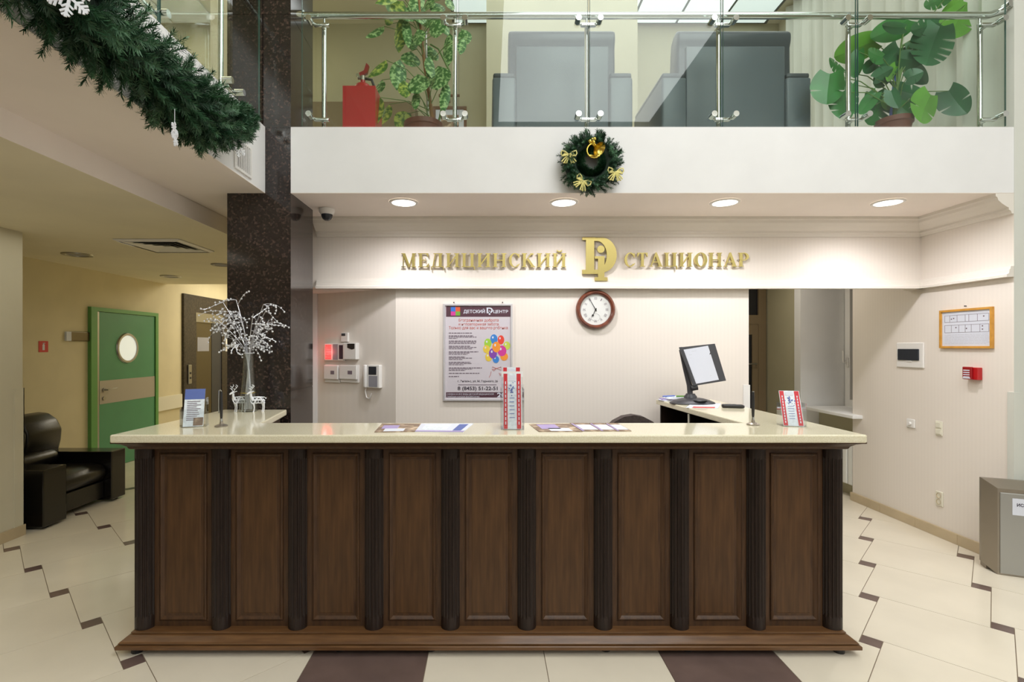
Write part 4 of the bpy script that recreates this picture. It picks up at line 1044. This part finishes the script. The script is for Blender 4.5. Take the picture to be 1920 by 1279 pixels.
# ------------------------------------------------------------------ gallery railing
RD = 3.75
rail = thing('glass_railing', 'glass and chrome railing along the gallery edge over the desk', 'railing', (1.2, RD, UF))
part('handrail', MB().tube([(-1.42, RD, 4.05), (3.70, RD, 4.05), (3.80, RD-.03, 4.07)], .025, 14), 'chrome', rail, True, 50)
part('end_bracket', MB().cyl((3.74, RD-.01, 4.06), (3.80, RD-.06, 4.09), .018).cyl((3.795, RD-.085, 4.09), (3.795, RD-.03, 4.09), .03), 'chrome', rail, True, 50)
part('end_bracket', MB().cyl((-1.425, RD, 4.05), (-1.36, RD, 4.05), .036), 'chrome', rail, True, 50)
def clamp_mb(both=True):
    m = MB().rbox(-.055, .055, -.075, -.045, -.012, .012, .006)
    m.cyl((0, -.05, 0), (0, 0, 0), .012, 10)
    for s_ in ((-1, 1) if both else (-1,)): m.cyl((s_*.078, -.115, .022), (s_*.078, -.055, .022), .021, 14).cyl((s_*.078, -.06, .02), (s_*.05, -.06, 0), .009, 8)
    return m
pm2 = MB().cyl((0, 0, 0), (0, 0, .80), .017, 14).cyl((0, 0, .80), (0, 0, .85), .008, 10).cyl((0, 0, 0), (0, 0, .008), .035, 16).mesh('post', 'chrome', 40)
cl2 = clamp_mb().mesh('clamp', 'chrome', 40); cl1 = clamp_mb(False).mesh('clamp', 'chrome', 40)
def add_post(root, x, y, rz, both=True, flip=False):
    o = bpy.data.objects.new('post', pm2); C.objects.link(o); o.parent = root
    l = XF[root.name].inverted() @ Vector((x, y, UF)); o.location = l; o.rotation_euler = (0, 0, rz)
    for z in (.755, .065):
        c = bpy.data.objects.new('clamp', cl2 if both else cl1); C.objects.link(c); c.parent = o; c.location = (0, 0, z)
        if flip: c.scale = (-1, 1, 1)
for k, px in enumerate((608, 853, 1100, 1347, 1590, 1837)):
    add_post(rail, (px-915)*RD/950, RD, 0, both=0 < k < 5, flip=k == 5)
GD = 3.672
for a, b in ((566, 856), (860, 1102), (1106, 1352), (1356, 1605), (1609, 1886)):
    x0, x1 = (a-915)*GD/950, (b-915)*GD/950
    g = part('glass_panel', B(x0, x1, GD, GD+.01, UF+.012, 4.6), 'rail_glass', rail, True)
    for e in (x0, x1): part('panel_edge', B(e-.0012, e+.0012, GD-.0006, GD+.0106, UF+.012, 4.6), 'glass_edge', g, True)
rl2 = thing('glass_railing', 'glass and chrome railing along the left gallery above the garland', 'railing', (-1.7, 2.6, UF))
part('handrail', MB().tube([(-1.72, 0.2, 4.05), (-1.72, 3.66, 4.05)], .025, 14), 'chrome', rl2, True, 50)
for y in (3.26, 2.47, 1.6): add_post(rl2, -1.72, y, PI/2)
for a, b in ((2.53, 3.63), (1.55, 2.52), (.6, 1.54)):
    g = part('glass_panel', B(-1.645, -1.635, a, b, UF+.012, 4.6), 'rail_glass', rl2, True)
    for e in (a, b): part('panel_edge', B(-1.6456, -1.6344, e-.0012, e+.0012, UF+.012, 4.6), 'glass_edge', g, True)

# grille in the left fascia
t = thing('wall_grille', 'small white ventilation grille in the left fascia near the pillar', 'vent', (-1.61, 3.32, 2.84), PI/2)
part('frame', ringpanel(.115, -.105, .105, [(0, 0), (0, -.012), (.018, -.012), (.02, 0)], False), 'white_plastic', t)
for k in range(8): part('slat', B(-.09+.024*k, -.082+.024*k, -.012, 0, -.09, .09), 'white_plastic', t)
part('backing', B(-.1, .1, -.003, -.001, -.09, .09), 'dark_plastic', t)

# ------------------------------------------------------------------ gallery: armchairs, extinguisher, plants, curtain
def lounge(px0, px1, pyt, lab):
    D0 = 4.05; xc = ((px0+px1)/2-915)*D0/950
    t = thing('lounge_armchair', lab, 'armchair', (xc, D0, UF), group='grey armchairs on the gallery')
    hw = (px1-px0)/2*D0/950
    # seen from behind: local -y is the back
    prof = [(.0, .10), (-.02, .5), (-.015, .86), (-.035, .93), (-.03, .985), (.01, 1.02), (.08, 1.02), (.14, .97), (.16, .85), (.2, .4), (.2, .1)]
    zk = (ZP(pyt, D0)-UF)/1.02
    part('backrest', MB().rprism([(y+.03, z*zk) for y, z in prof], -hw*.92, hw*.92, .02, 2, ax='x'), 'leather_grey_dark', t, smooth=50)
    part('back_panel', MB().rbox(-hw*.80, hw*.80, -.012, .03, .12, .86*zk, .012, 2), 'leather_grey', t, smooth=50)
    for s_ in (-1, 1):
        x0, x1 = sorted((s_*hw*.80, s_*hw*1.2))
        o = part('arm', MB().rbox(x0, x1, -.03, .75, .06, .555, .018, 2), 'leather_grey', t, smooth=50)
        part('arm_pad', MB().rbox(x0+.006, x1-.006, -.02, .74, .55, .595, .016, 2), 'leather_grey_dark', o, smooth=50)
    part('seat', MB().rbox(-hw*.8, hw*.8, .2, .78, .1, .42, .04, 3), 'leather_grey', t, smooth=50)
    for x in (-hw, hw):
        for y in (.02, .68): part('foot', MB().cyl((x, y, 0), (x, y, .065), .022, 10), 'chrome', t)
lounge(945, 1163, 52, 'blue grey leather armchair seen from behind on the gallery, above the wreath')
lounge(1262, 1494, 52, 'blue grey leather armchair seen from behind on the gallery, beside the monstera')
D = 4.0
t = thing('fire_extinguisher', 'red fire extinguisher standing in a red floor box behind the railing', 'fire extinguisher', ((677-915)*D/950, D+.06, UF))
part('floor_box', MB().box(-.127, .127, -.125, -.122, 0, .44).box(-.127, -.124, -.122, .12, 0, .44).box(.124, .127, -.122, .12, 0, .44).box(-.127, .127, .117, .12, 0, .44).box(-.127, .127, -.122, .12, 0, .01), 'red', t)
part('cylinder', MB().lathe([(.0005, .012), (.074, .012), (.078, .03), (.078, .44), (.074, .475), (.055, .505), (.03, .52), (.018, .525), (.018, .55)], 28), 'red', t, smooth=50)
part('valve', MB().cyl((0, 0, .545), (0, 0, .58), .02, 12).cyl((0, 0, .565), (-.04, 0, .565), .012, 10), 'dark_steel', t, smooth=40)
part('lever', MB().prism([(-.02, .575), (.035, .60), (.05, .66), (.03, .68), (.01, .62), (-.03, .60)], 'y', -.014, .014), 'red_deep', t)
part('gauge', MB().cyl((-.035, -.02, .575), (-.035, -.03, .575), .014, 12), 'chrome', t)
part('hose', MB().tube([(.02, 0, .56), (.07, 0, .55), (.095, .01, .48), (.095, .01, .2)], .011, 8), 'black_plastic', t, smooth=50)

def leaf_blade(L, w_, fold=.25, droop=.25, n=8, tip=1.0):
    m = MB(); vs = []; fs = []
    for i in range(n+1):
        u = i/n; hw = w_/2*(math.sin(PI*min(1, u**.8*1.0))**.75 if 0 < u < 1 else 0)
        if u > .85: hw *= 1-(u-.85)/.15*.5
        y = -droop*L*u*u
        vs += [(-hw, fold*hw+y, u*L), (0, y, u*L), (hw, fold*hw+y, u*L)]
    for i in range(n):
        a = 3*i; fs += [(a, a+1, a+4, a+3), (a+1, a+2, a+5, a+4)]
    return m.add(vs, fs)
def leafframe(p0, p1, tilt):
    # z' along p0->p1, -y' towards the viewer side, tilted
    z = (p1-p0).normalized(); y = Vector((0, 1, 0)); y = (y-z*y.dot(z)).normalized(); x = y.cross(z).normalized()
    M = Matrix((x, y, z)).transposed().to_4x4(); M = Matrix.Translation(p0) @ M @ Matrix.Rotation(tilt, 4, 'Z'); return M
# dumb cane
DD = 4.22
def cr2(cx_, cy_): return 540+cx_/4.57, cy_/4.57
pot = P(*cr2(1160, 1075), DD); 
dc = thing('dumb_cane_plant', 'tall potted dumb cane with speckled pale green leaves beside the extinguisher', 'potted plant', (pot.x, DD, UF))
base = Vector((pot.x, DD, UF)); toL = lambda p: p-base
part('pot', MB().lathe([(.0005, 0), (.11, 0), (.15, .22), (.162, .225), (.162, .262), (.145, .262), (.14, .235), (.0005, .235)], 32), 'terracotta', dc, smooth=40)
part('soil', MB().cyl((0, 0, .22), (0, 0, .246), .142, 24), 'soil', dc)
def seq(pts, ds=0.): return [toL(P(*cr2(*q), DD+ds)) for q in pts]
part('trunk', MB().tube([Vector((.06, 0, .23))]+seq([(1240, 1040), (1215, 850), (1180, 620), (1155, 420), (1130, 200), (1120, -60)]), .0165, 8, r1=.011), 'stem_brown', dc, smooth=60)
part('trunk', MB().tube([Vector((.09, .05, .23))]+seq([(1300, 1010), (1350, 760), (1390, 620), (1290, 420), (1220, 380)], .05), .010, 8, r1=.007), 'stem_green', dc, smooth=60)
part('reflection_pole', MB().cyl(Vector((.03, .08, .2)), seq([(1180, 270)], .1)[0], .011, 10), 'steel', dc, smooth=40)  # steel pole added in place of a reflection, not a plant support
LV = [((825,225),(665,350),62,0),((980,100),(815,30),100,1),((965,-60),(745,55),62,1),((960,150),(975,485),105,1),((1010,150),(1030,445),60,0),((1100,-20),(1135,240),125,0),((1110,250),(1130,410),90,0),((1275,140),(1282,350),112,0),((1050,440),(1058,592),125,0),((1200,390),(1280,545),75,0),((1380,280),(1382,610),92,0),((1490,250),(1545,400),90,0),((840,515),(698,692),90,1),((805,685),(760,835),72,0),((960,510),(925,800),105,0),((990,690),(1012,860),80,1),((1110,635),(1122,825),145,0),((1290,565),(1290,795),155,0),((1360,700),(1325,1005),66,0),((790,835),(785,1085),60,1),((865,895),(815,1088),72,1),((1050,970),(915,1092),120,1),((1210,480),(1222,690),66,0),((1250,20),(1325,125),100,0),((1210,-20),(1200,110),80,0),((985,10),(890,95),95,1),((1090,790),(1100,960),56,0),((1380,-20),(1400,110),64,0),((1505,320),(1470,490),54,0),((1060,300),(1072,455),72,0),((1150,-60),(1040,130),90,0),((1320,150),(1360,330),70,0),((900,200),(830,120),90,1),((1260,660),(1180,560),80,0),((1040,60),(1010,200),110,0),((1170,120),(1240,260),85,0)]
RL = random.Random(5)
for (b0, b1, wd, kind) in LV:
    ds = RL.uniform(-.16, .16)
    p0 = toL(P(*cr2(*b0), DD+ds)); p1 = toL(P(*cr2(*b1), DD+ds-.05)); L = (p1-p0).length
    mb = leaf_blade(L, wd/4.57*DD/950*1.38, .24, .12).xf(leafframe(p0, p1, RL.uniform(-.5, .5)))
    o = part('leaf', mb, 'dumbcane_yellow' if kind else 'dumbcane_leaf', dc, smooth=60)
    # petiole to the trunk
    zt = max(.3, p0.z-RL.uniform(.08, .25)); tp = Vector((.06-(zt-.23)*.10, 0, zt))
    part('petiole', MB().tube([tp, tp.lerp(p0, .5)+Vector((0, 0, .05)), p0], .0042, 6, r1=.0028), 'stem_green', o, smooth=60)

# monstera
def cr5(cx_, cy_): return 1480+cx_/4.364, cy_/4.364
MD = 3.96
mp = P(*cr5(855, 1000), MD)
mo = thing('monstera_plant', 'potted monstera with large slit green leaves in front of the pale curtain', 'potted plant', (mp.x, MD, UF)); base = Vector((mp.x, MD, UF))
part('pot', MB().lathe([(.0005, 0), (.09, 0), (.115, .14), (.125, .145), (.125, .182), (.11, .182), (.105, .155), (.0005, .155)], 32), 'terracotta', mo, smooth=40)
part('soil', MB().cyl((0, 0, .13), (0, 0, .166), .107, 24), 'soil', mo)
part('support_stick', MB().cyl(Vector((-.01, .02, .14)), toL(P(*cr5(892, 405), MD+.02)), .016, 10), 'stick_blue', mo, smooth=40)
part('stem', MB().tube([Vector((0, 0, .15)), toL(P(*cr5(870, 760), MD)), toL(P(*cr5(915, 560), MD)), toL(P(*cr5(920, 380), MD)), toL(P(*cr5(1240, 190), MD))], .014, 8, r1=.009), 'stem_green', mo, smooth=60)
def monstera(L, w_, slits=4, fold=.18, seed=0):
    # heart shaped blade with slits open to the margin; z along the midrib, base at 0
    m = MB(); rr = random.Random(seed); vs = []; fs = []
    def edge(u):   # half width along the leaf, u in 0..1 (starts behind the base)
        return w_/2*(max(0, math.sin(PI*(.10+.90*u)**.9)))**.62
    SL = {0: (), 1: (10,), 2: (8, 12), 3: (6, 10, 14), 4: (5, 9, 12, 15)}
    for sgn in (-1, 1):
        N = 20
        for k in range(N):
            u0, u1 = k/N, (k+1)/N
            g = .0
            cell = u0*(slits+1); fr_ = cell-int(cell)
            slit = k in SL[slits]
            def pt_(u, f):
                z = L*(u-.12*(1-u)**2*(f)); x = sgn*edge(u)*f
                zz = z+L*(.10*f*f)*(0.6-u)*-1.2
                return (x, fold*abs(x)-.18*L*(u-.4)**2, zz)
            f_in = .34
            i = len(vs)
            vs += [pt_(u0, 0), pt_(u1, 0), pt_(u0, f_in), pt_(u1, f_in)]
            fs.append((i, i+1, i+3, i+2) if sgn > 0 else (i, i+2, i+3, i+1))
            if slit:
                um = (u0+u1)/2; i2 = len(vs); vs += [pt_(u0, f_in), pt_(um, f_in), pt_(u1, f_in), pt_(u0+(um-u0)*.25, 1), pt_(u1-(um-u0)*.25, 1)]
                fs += [(i2, i2+1, i2+3), (i2+1, i2+2, i2+4)]
            else:
                a = pt_(u0, 1); b = pt_(u1, 1); i2 = len(vs); vs += [pt_(u0, f_in), pt_(u1, f_in), pt_(u0, .75), pt_(u1, .75), a, b]
                if sgn > 0: fs += [(i2, i2+1, i2+3, i2+2), (i2+2, i2+3, i2+5, i2+4)]
                else: fs += [(i2, i2+2, i2+3, i2+1), (i2+2, i2+4, i2+5, i2+3)]
    return m.add(vs, fs)
ML = [((330,610),(300,855),215,0,1),((430,755),(455,985),185,0,2),((690,340),(360,470),190,1,0),((440,590),(322,485),110,0,2),((965,170),(665,330),180,0,0),((935,230),(755,215),90,2,0),((1225,225),(1110,540),270,2,4),((1215,190),(985,260),130,2,2),((1450,30),(1300,315),240,1,1),((1290,-30),(1095,60),115,0,3),((890,400),(730,655),170,2,2),((705,510),(598,590),90,2,0),((865,545),(790,665),80,1,0),((905,480),(1095,500),130,2,0),((1000,530),(1110,690),150,2,0),((850,730),(1135,800),180,2,1),((1150,780),(1060,1000),220,1,1),((1300,745),(1440,930),215,2,1),((705,765),(568,938),95,0,0),((805,790),(636,1022),180,0,2),((800,805),(795,905),70,1,0),((830,745),(885,885),110,2,0),((515,690),(525,935),100,0,2),((560,420),(520,640),120,0,0),((700,640),(840,560),100,2,1)]
ML += [((820,560),(700,720),120,0,2),((960,640),(1090,590),110,2,1),((760,470),(640,420),120,0,2),((900,860),(1010,950),120,0,1),((700,860),(620,760),110,2,1),((1010,330),(1160,420),150,0,3)]
for n_, (b0, b1, wd, kind, sl) in enumerate(ML):
    ds = RL.uniform(-.13, .13)
    p0 = toL(P(*cr5(*b0), MD+ds)); p1 = toL(P(*cr5(*b1), MD+ds-.03)); L = (p1-p0).length
    mb = monstera(L, wd/4.364*MD/950*1.15, sl, seed=n_).xf(leafframe(p0, p1, RL.uniform(-.35, .35)))
    o = part('leaf', mb, ('monstera_leaf', 'monstera_bright', 'monstera_dark')[kind], mo, smooth=60)
    c0 = Vector((.03, 0, min(max(.26, p0.z*.6), .55)))
    part('petiole', MB().tube([c0, c0.lerp(p0, .55)+Vector((0, .0, .06)), p0], .0048, 6, r1=.003), 'stem_green', o, smooth=60)

# curtain along the gallery's right wall
cu = MB(); vs = []; n = 150
for k in range(n+1):
    y = 3.80+2.75*k/n; a = k*.62; x = 3.87+.032*math.sin(a)+.012*math.sin(a*2.3+1)
    vs += [(x, y, UF+.01), (x, y, 5.97), (x+.004, y, UF+.01), (x+.004, y, 5.97)]
fs = []
for k in range(n): i = 4*k; fs += [(i, i+4, i+5, i+1), (i+2, i+3, i+7, i+6)]
single('curtain', cu.add(vs, fs), 'curtain', 'long pale pleated curtain behind the monstera on the gallery', 'curtain', smooth=60)
t = thing('framed_picture', 'small picture in a brown frame on the gallery back wall behind the dumb cane', 'picture', (-.52, 6.9, 4.62))
part('frame', ringpanel(.23, -.24, .24, [(0, 0), (0, -.03), (.035, -.025), (.04, -.01)], False), 'frame_brown', t)
part('mount', B(-.195, .195, -.012, 0, -.205, .205), 'paper', t); part('image', B(-.12, .12, -.014, -.01, -.14, .13), 'leaflet_photo', t)
part('picture_lamp', MB().cyl((-.14, -.1, .35), (.14, -.1, .35), .018).tube([(0, 0, .30), (0, -.05, .37), (0, -.1, .35)], .008), 'frame_brown', t, smooth=40)
single('low_cabinet', MB().rbox(-1.6, 0, 0, .3, 0, 1.6, .01).box(-1.55, -.8, -.01, 0, .05, 1.55).box(-.76, -.05, -.01, 0, .05, 1.55), 'door_brown', 'dark brown cabinet against the gallery back wall behind the extinguisher', 'cabinet', (-.95, 6.58, UF))

# ------------------------------------------------------------------ garland and wreath
def sprig(V, F, p, d, L, rr, nn_=46, nl=.038, wd=.0017):
    d = d.normalized(); a = d.orthogonal().normalized(); b = d.cross(a)
    for k in range(nn_):
        u = (k+rr.random())/nn_; th = rr.uniform(0, 2*PI); s_ = a*math.cos(th)+b*math.sin(th)
        q = p+d*L*u; nd = (s_*.85+d*rr.uniform(.35, .9)).normalized()*nl*rr.uniform(.75, 1.1)*(1-.35*u*u)
        w_ = nd.cross(d); w_ = w_.normalized()*wd if w_.length > 1e-6 else a*wd
        i = len(V); V += [q-w_, q+w_, q+nd+w_*.4, q+nd-w_*.4]; F.append((i, i+1, i+2, i+3))
    i = len(V); V += [p-a*.002, p+a*.002, p+d*L]; F.append((i, i+1, i+2))
RG = random.Random(3)
path = [Vector((-1.44, .9, 2.80)), Vector((-1.44, 1.5, 2.79)), Vector((-1.44, 1.9, 2.78)), Vector((-1.44, 2.3, 2.765)), Vector((-1.45, 2.6, 2.765)), Vector((-1.47, 2.9, 2.875)), Vector((-1.50, 3.13, 3.0))]
rad = [.125, .125, .122, .124, .116, .086, .052]
ga = thing('pine_garland', 'thick artificial pine garland draped along the left white fascia', 'garland', (-1.45, 2.2, 2.8))
g0 = Vector((-1.45, 2.2, 2.8))
part('core', MB().tube([p-g0 for p in path], [r*.62 for r in rad], 10), 'pine_core', ga, smooth=60)
for nm_, mt_, cnt in (('needles', 'pine', 520), ('needle_tips', 'pine_light', 420)):
    V = []; F = []
    for k in range(cnt):
        u = RG.random()*(len(path)-1); i = min(len(path)-2, int(u)); f = u-i; p = path[i].lerp(path[i+1], f); r_ = rad[i]+(rad[i+1]-rad[i])*f
        ax = (path[i+1]-path[i]).normalized(); th = RG.uniform(0, 2*PI); s_ = Vector((math.cos(th), 0, math.sin(th)))
        d = (s_+ax*RG.uniform(-.3, .9)).normalized()
        st = r_*(.35 if nm_ == 'needles' else .6)
        L = r_*RG.uniform(.75, 1.15)
        q = p+s_*st; q.x = max(q.x, -1.59)
        if (q+d*L).x < -1.585: d.x = abs(d.x)*.1; d.normalize()
        sprig(V, F, q-g0, d, L, RG, 92, .040, .0022)
    part(nm_, MB().add(V, F), mt_, ga, kind='stuff')
wx, wz = (1107-915)*3.6/950, ZP(306, 3.6)
wr = thing('pine_wreath', 'round artificial pine wreath with golden bows and horn on the white fascia', 'wreath', (wx, 3.66, wz))
part('core', MB().tube([(.135*math.cos(a*.2094), -.05, .135*math.sin(a*.2094)) for a in range(30)], .048, 10, closed=True), 'pine_core', wr, smooth=60)
for nm_, mt_, cnt in (('needles', 'pine', 240), ('needle_tips', 'pine_light', 170)):
    V = []; F = []
    for k in range(cnt):
        a = RG.uniform(0, 2*PI); c0 = Vector((math.cos(a), 0, math.sin(a))); tn = Vector((-math.sin(a), 0, math.cos(a)))
        o_ = RG.uniform(-1.6, 1.6); s_ = c0*math.cos(o_)*1.0+Vector((0, -1, 0))*abs(math.sin(o_))
        if RG.random() < .42: s_ = -c0*.8+Vector((0, -.6, 0))
        d = (s_+tn*RG.uniform(.1, .7)).normalized(); p = c0*.135+Vector((0, -.05, 0))+s_*.02
        sprig(V, F, p, d, RG.uniform(.06, .095), RG, 60, .028, .002)
    V = [Vector((v.x, min(v.y, -.004), v.z)) for v in V]
    part(nm_, MB().add(V, F), mt_, wr, kind='stuff')
def bow(cx_, cz_, s_, rot, lab):
    m = MB()
    def T(pts, r): m.tube([(x*s_, -.0, z*s_) for x, z in pts], r*1.35*s_, 6)
    for sg in (-1, 1):
        T([(0, 0), (sg*.25, .22), (sg*.45, .28), (sg*.5, .1), (sg*.42, -.06), (0, 0)], .035); T([(0, 0), (sg*.3, .1), (sg*.38, .02), (0, 0)], .03)
        T([(0, 0), (sg*.16, -.25), (sg*.34, -.52), (sg*.22, -.48), (sg*.16, -.55), (0, 0)], .035)
        T([(0, 0), (sg*.3, -.22), (sg*.46, -.42)], .03)
    m.ball((0, -.01*s_, 0), .06*s_, 8, 5); m.xf(Matrix.Translation((cx_, -.135, cz_)) @ Matrix.Rotation(rot, 4, 'Y'))
    part('bow', m, 'gold_flat', wr, smooth=60, label=lab)
def wpx(px, py): return (px-1107)*3.55/950, (306-py)*3.55/950
bow(*wpx(1063, 298), .11, 0, 'gold bow at the left'); bow(*wpx(1150, 330), .11, .05, 'gold bow at the right'); bow(*wpx(1089, 347), .11, .6, 'tilted gold bow at the bottom')
hx, hz = wpx(1112, 287)
hn = MB().tube([(hx-.03, -.13, hz+.05), (hx-.012, -.14, hz+.03), (hx+.002, -.15, hz+.008), (hx+.012, -.165, hz-.006), (hx+.02, -.175, hz-.016)], [.008, .012, .02, .034, .05], 20, caps=False)
hn.tube([(hx-.008+.05*math.cos(a*.35+1.9), -.135, hz-.01+.05*math.sin(a*.35+1.9)) for a in range(15)], .007, 8).tube([(hx-.045, -.135, hz-.045), (hx+.03, -.135, hz-.048)], .007, 8)
part('horn', hn, 'gold_soft', wr, smooth=60, label='shiny golden hunting horn')
part('rosette', MB().ball((hx-.02, -.135, hz+.062), .017, 8, 6).ball((hx-.036, -.135, hz+.052), .016, 8, 6).ball((hx-.004, -.13, hz+.072), .014, 8, 6).ball((hx-.012, -.14, hz+.045), .013, 8, 6), 'gold_soft', wr, smooth=60)
def snowflake(p, r, rz, lab, tilt=0.):
    m = MB()
    for k in range(6):
        t_ = MB().box(-.0045*r/.07, .0045*r/.07, -.002, .002, 0, r)
        for u, l in ((.35, .32), (.58, .34), (.8, .22)):
            for sg in (-1, 1):
                e = MB().box(-.0035*r/.07, .0035*r/.07, -.0019, .0019, 0, l*r).xf(Matrix.Translation((0, 0, u*r)) @ Matrix.Rotation(sg*PI/3.4, 4, 'Y')); t_.join(e)
        m.join(t_.xf(Matrix.Rotation(k*PI/3+tilt, 4, 'Y')))
    m.box(-.0008, .0008, -.0008, .0008, r*.9, r*.9+.06)
    single('snowflake', m, 'glitter_white', lab, 'snowflake', p, rz, group='glitter snowflakes on the garland')
snowflake((-1.275, 1.545, 2.665), .062, math.radians(15), 'largest white glitter snowflake, highest on the garland', .2)
snowflake((-1.32, 2.135, 2.495), .052, math.radians(108), 'narrow white snowflake dangling at the garland underside', .1)
snowflake((-1.42, 2.88, 2.745), .068, math.radians(80), 'greyish snowflake dangling before the fascia grille', 0.)
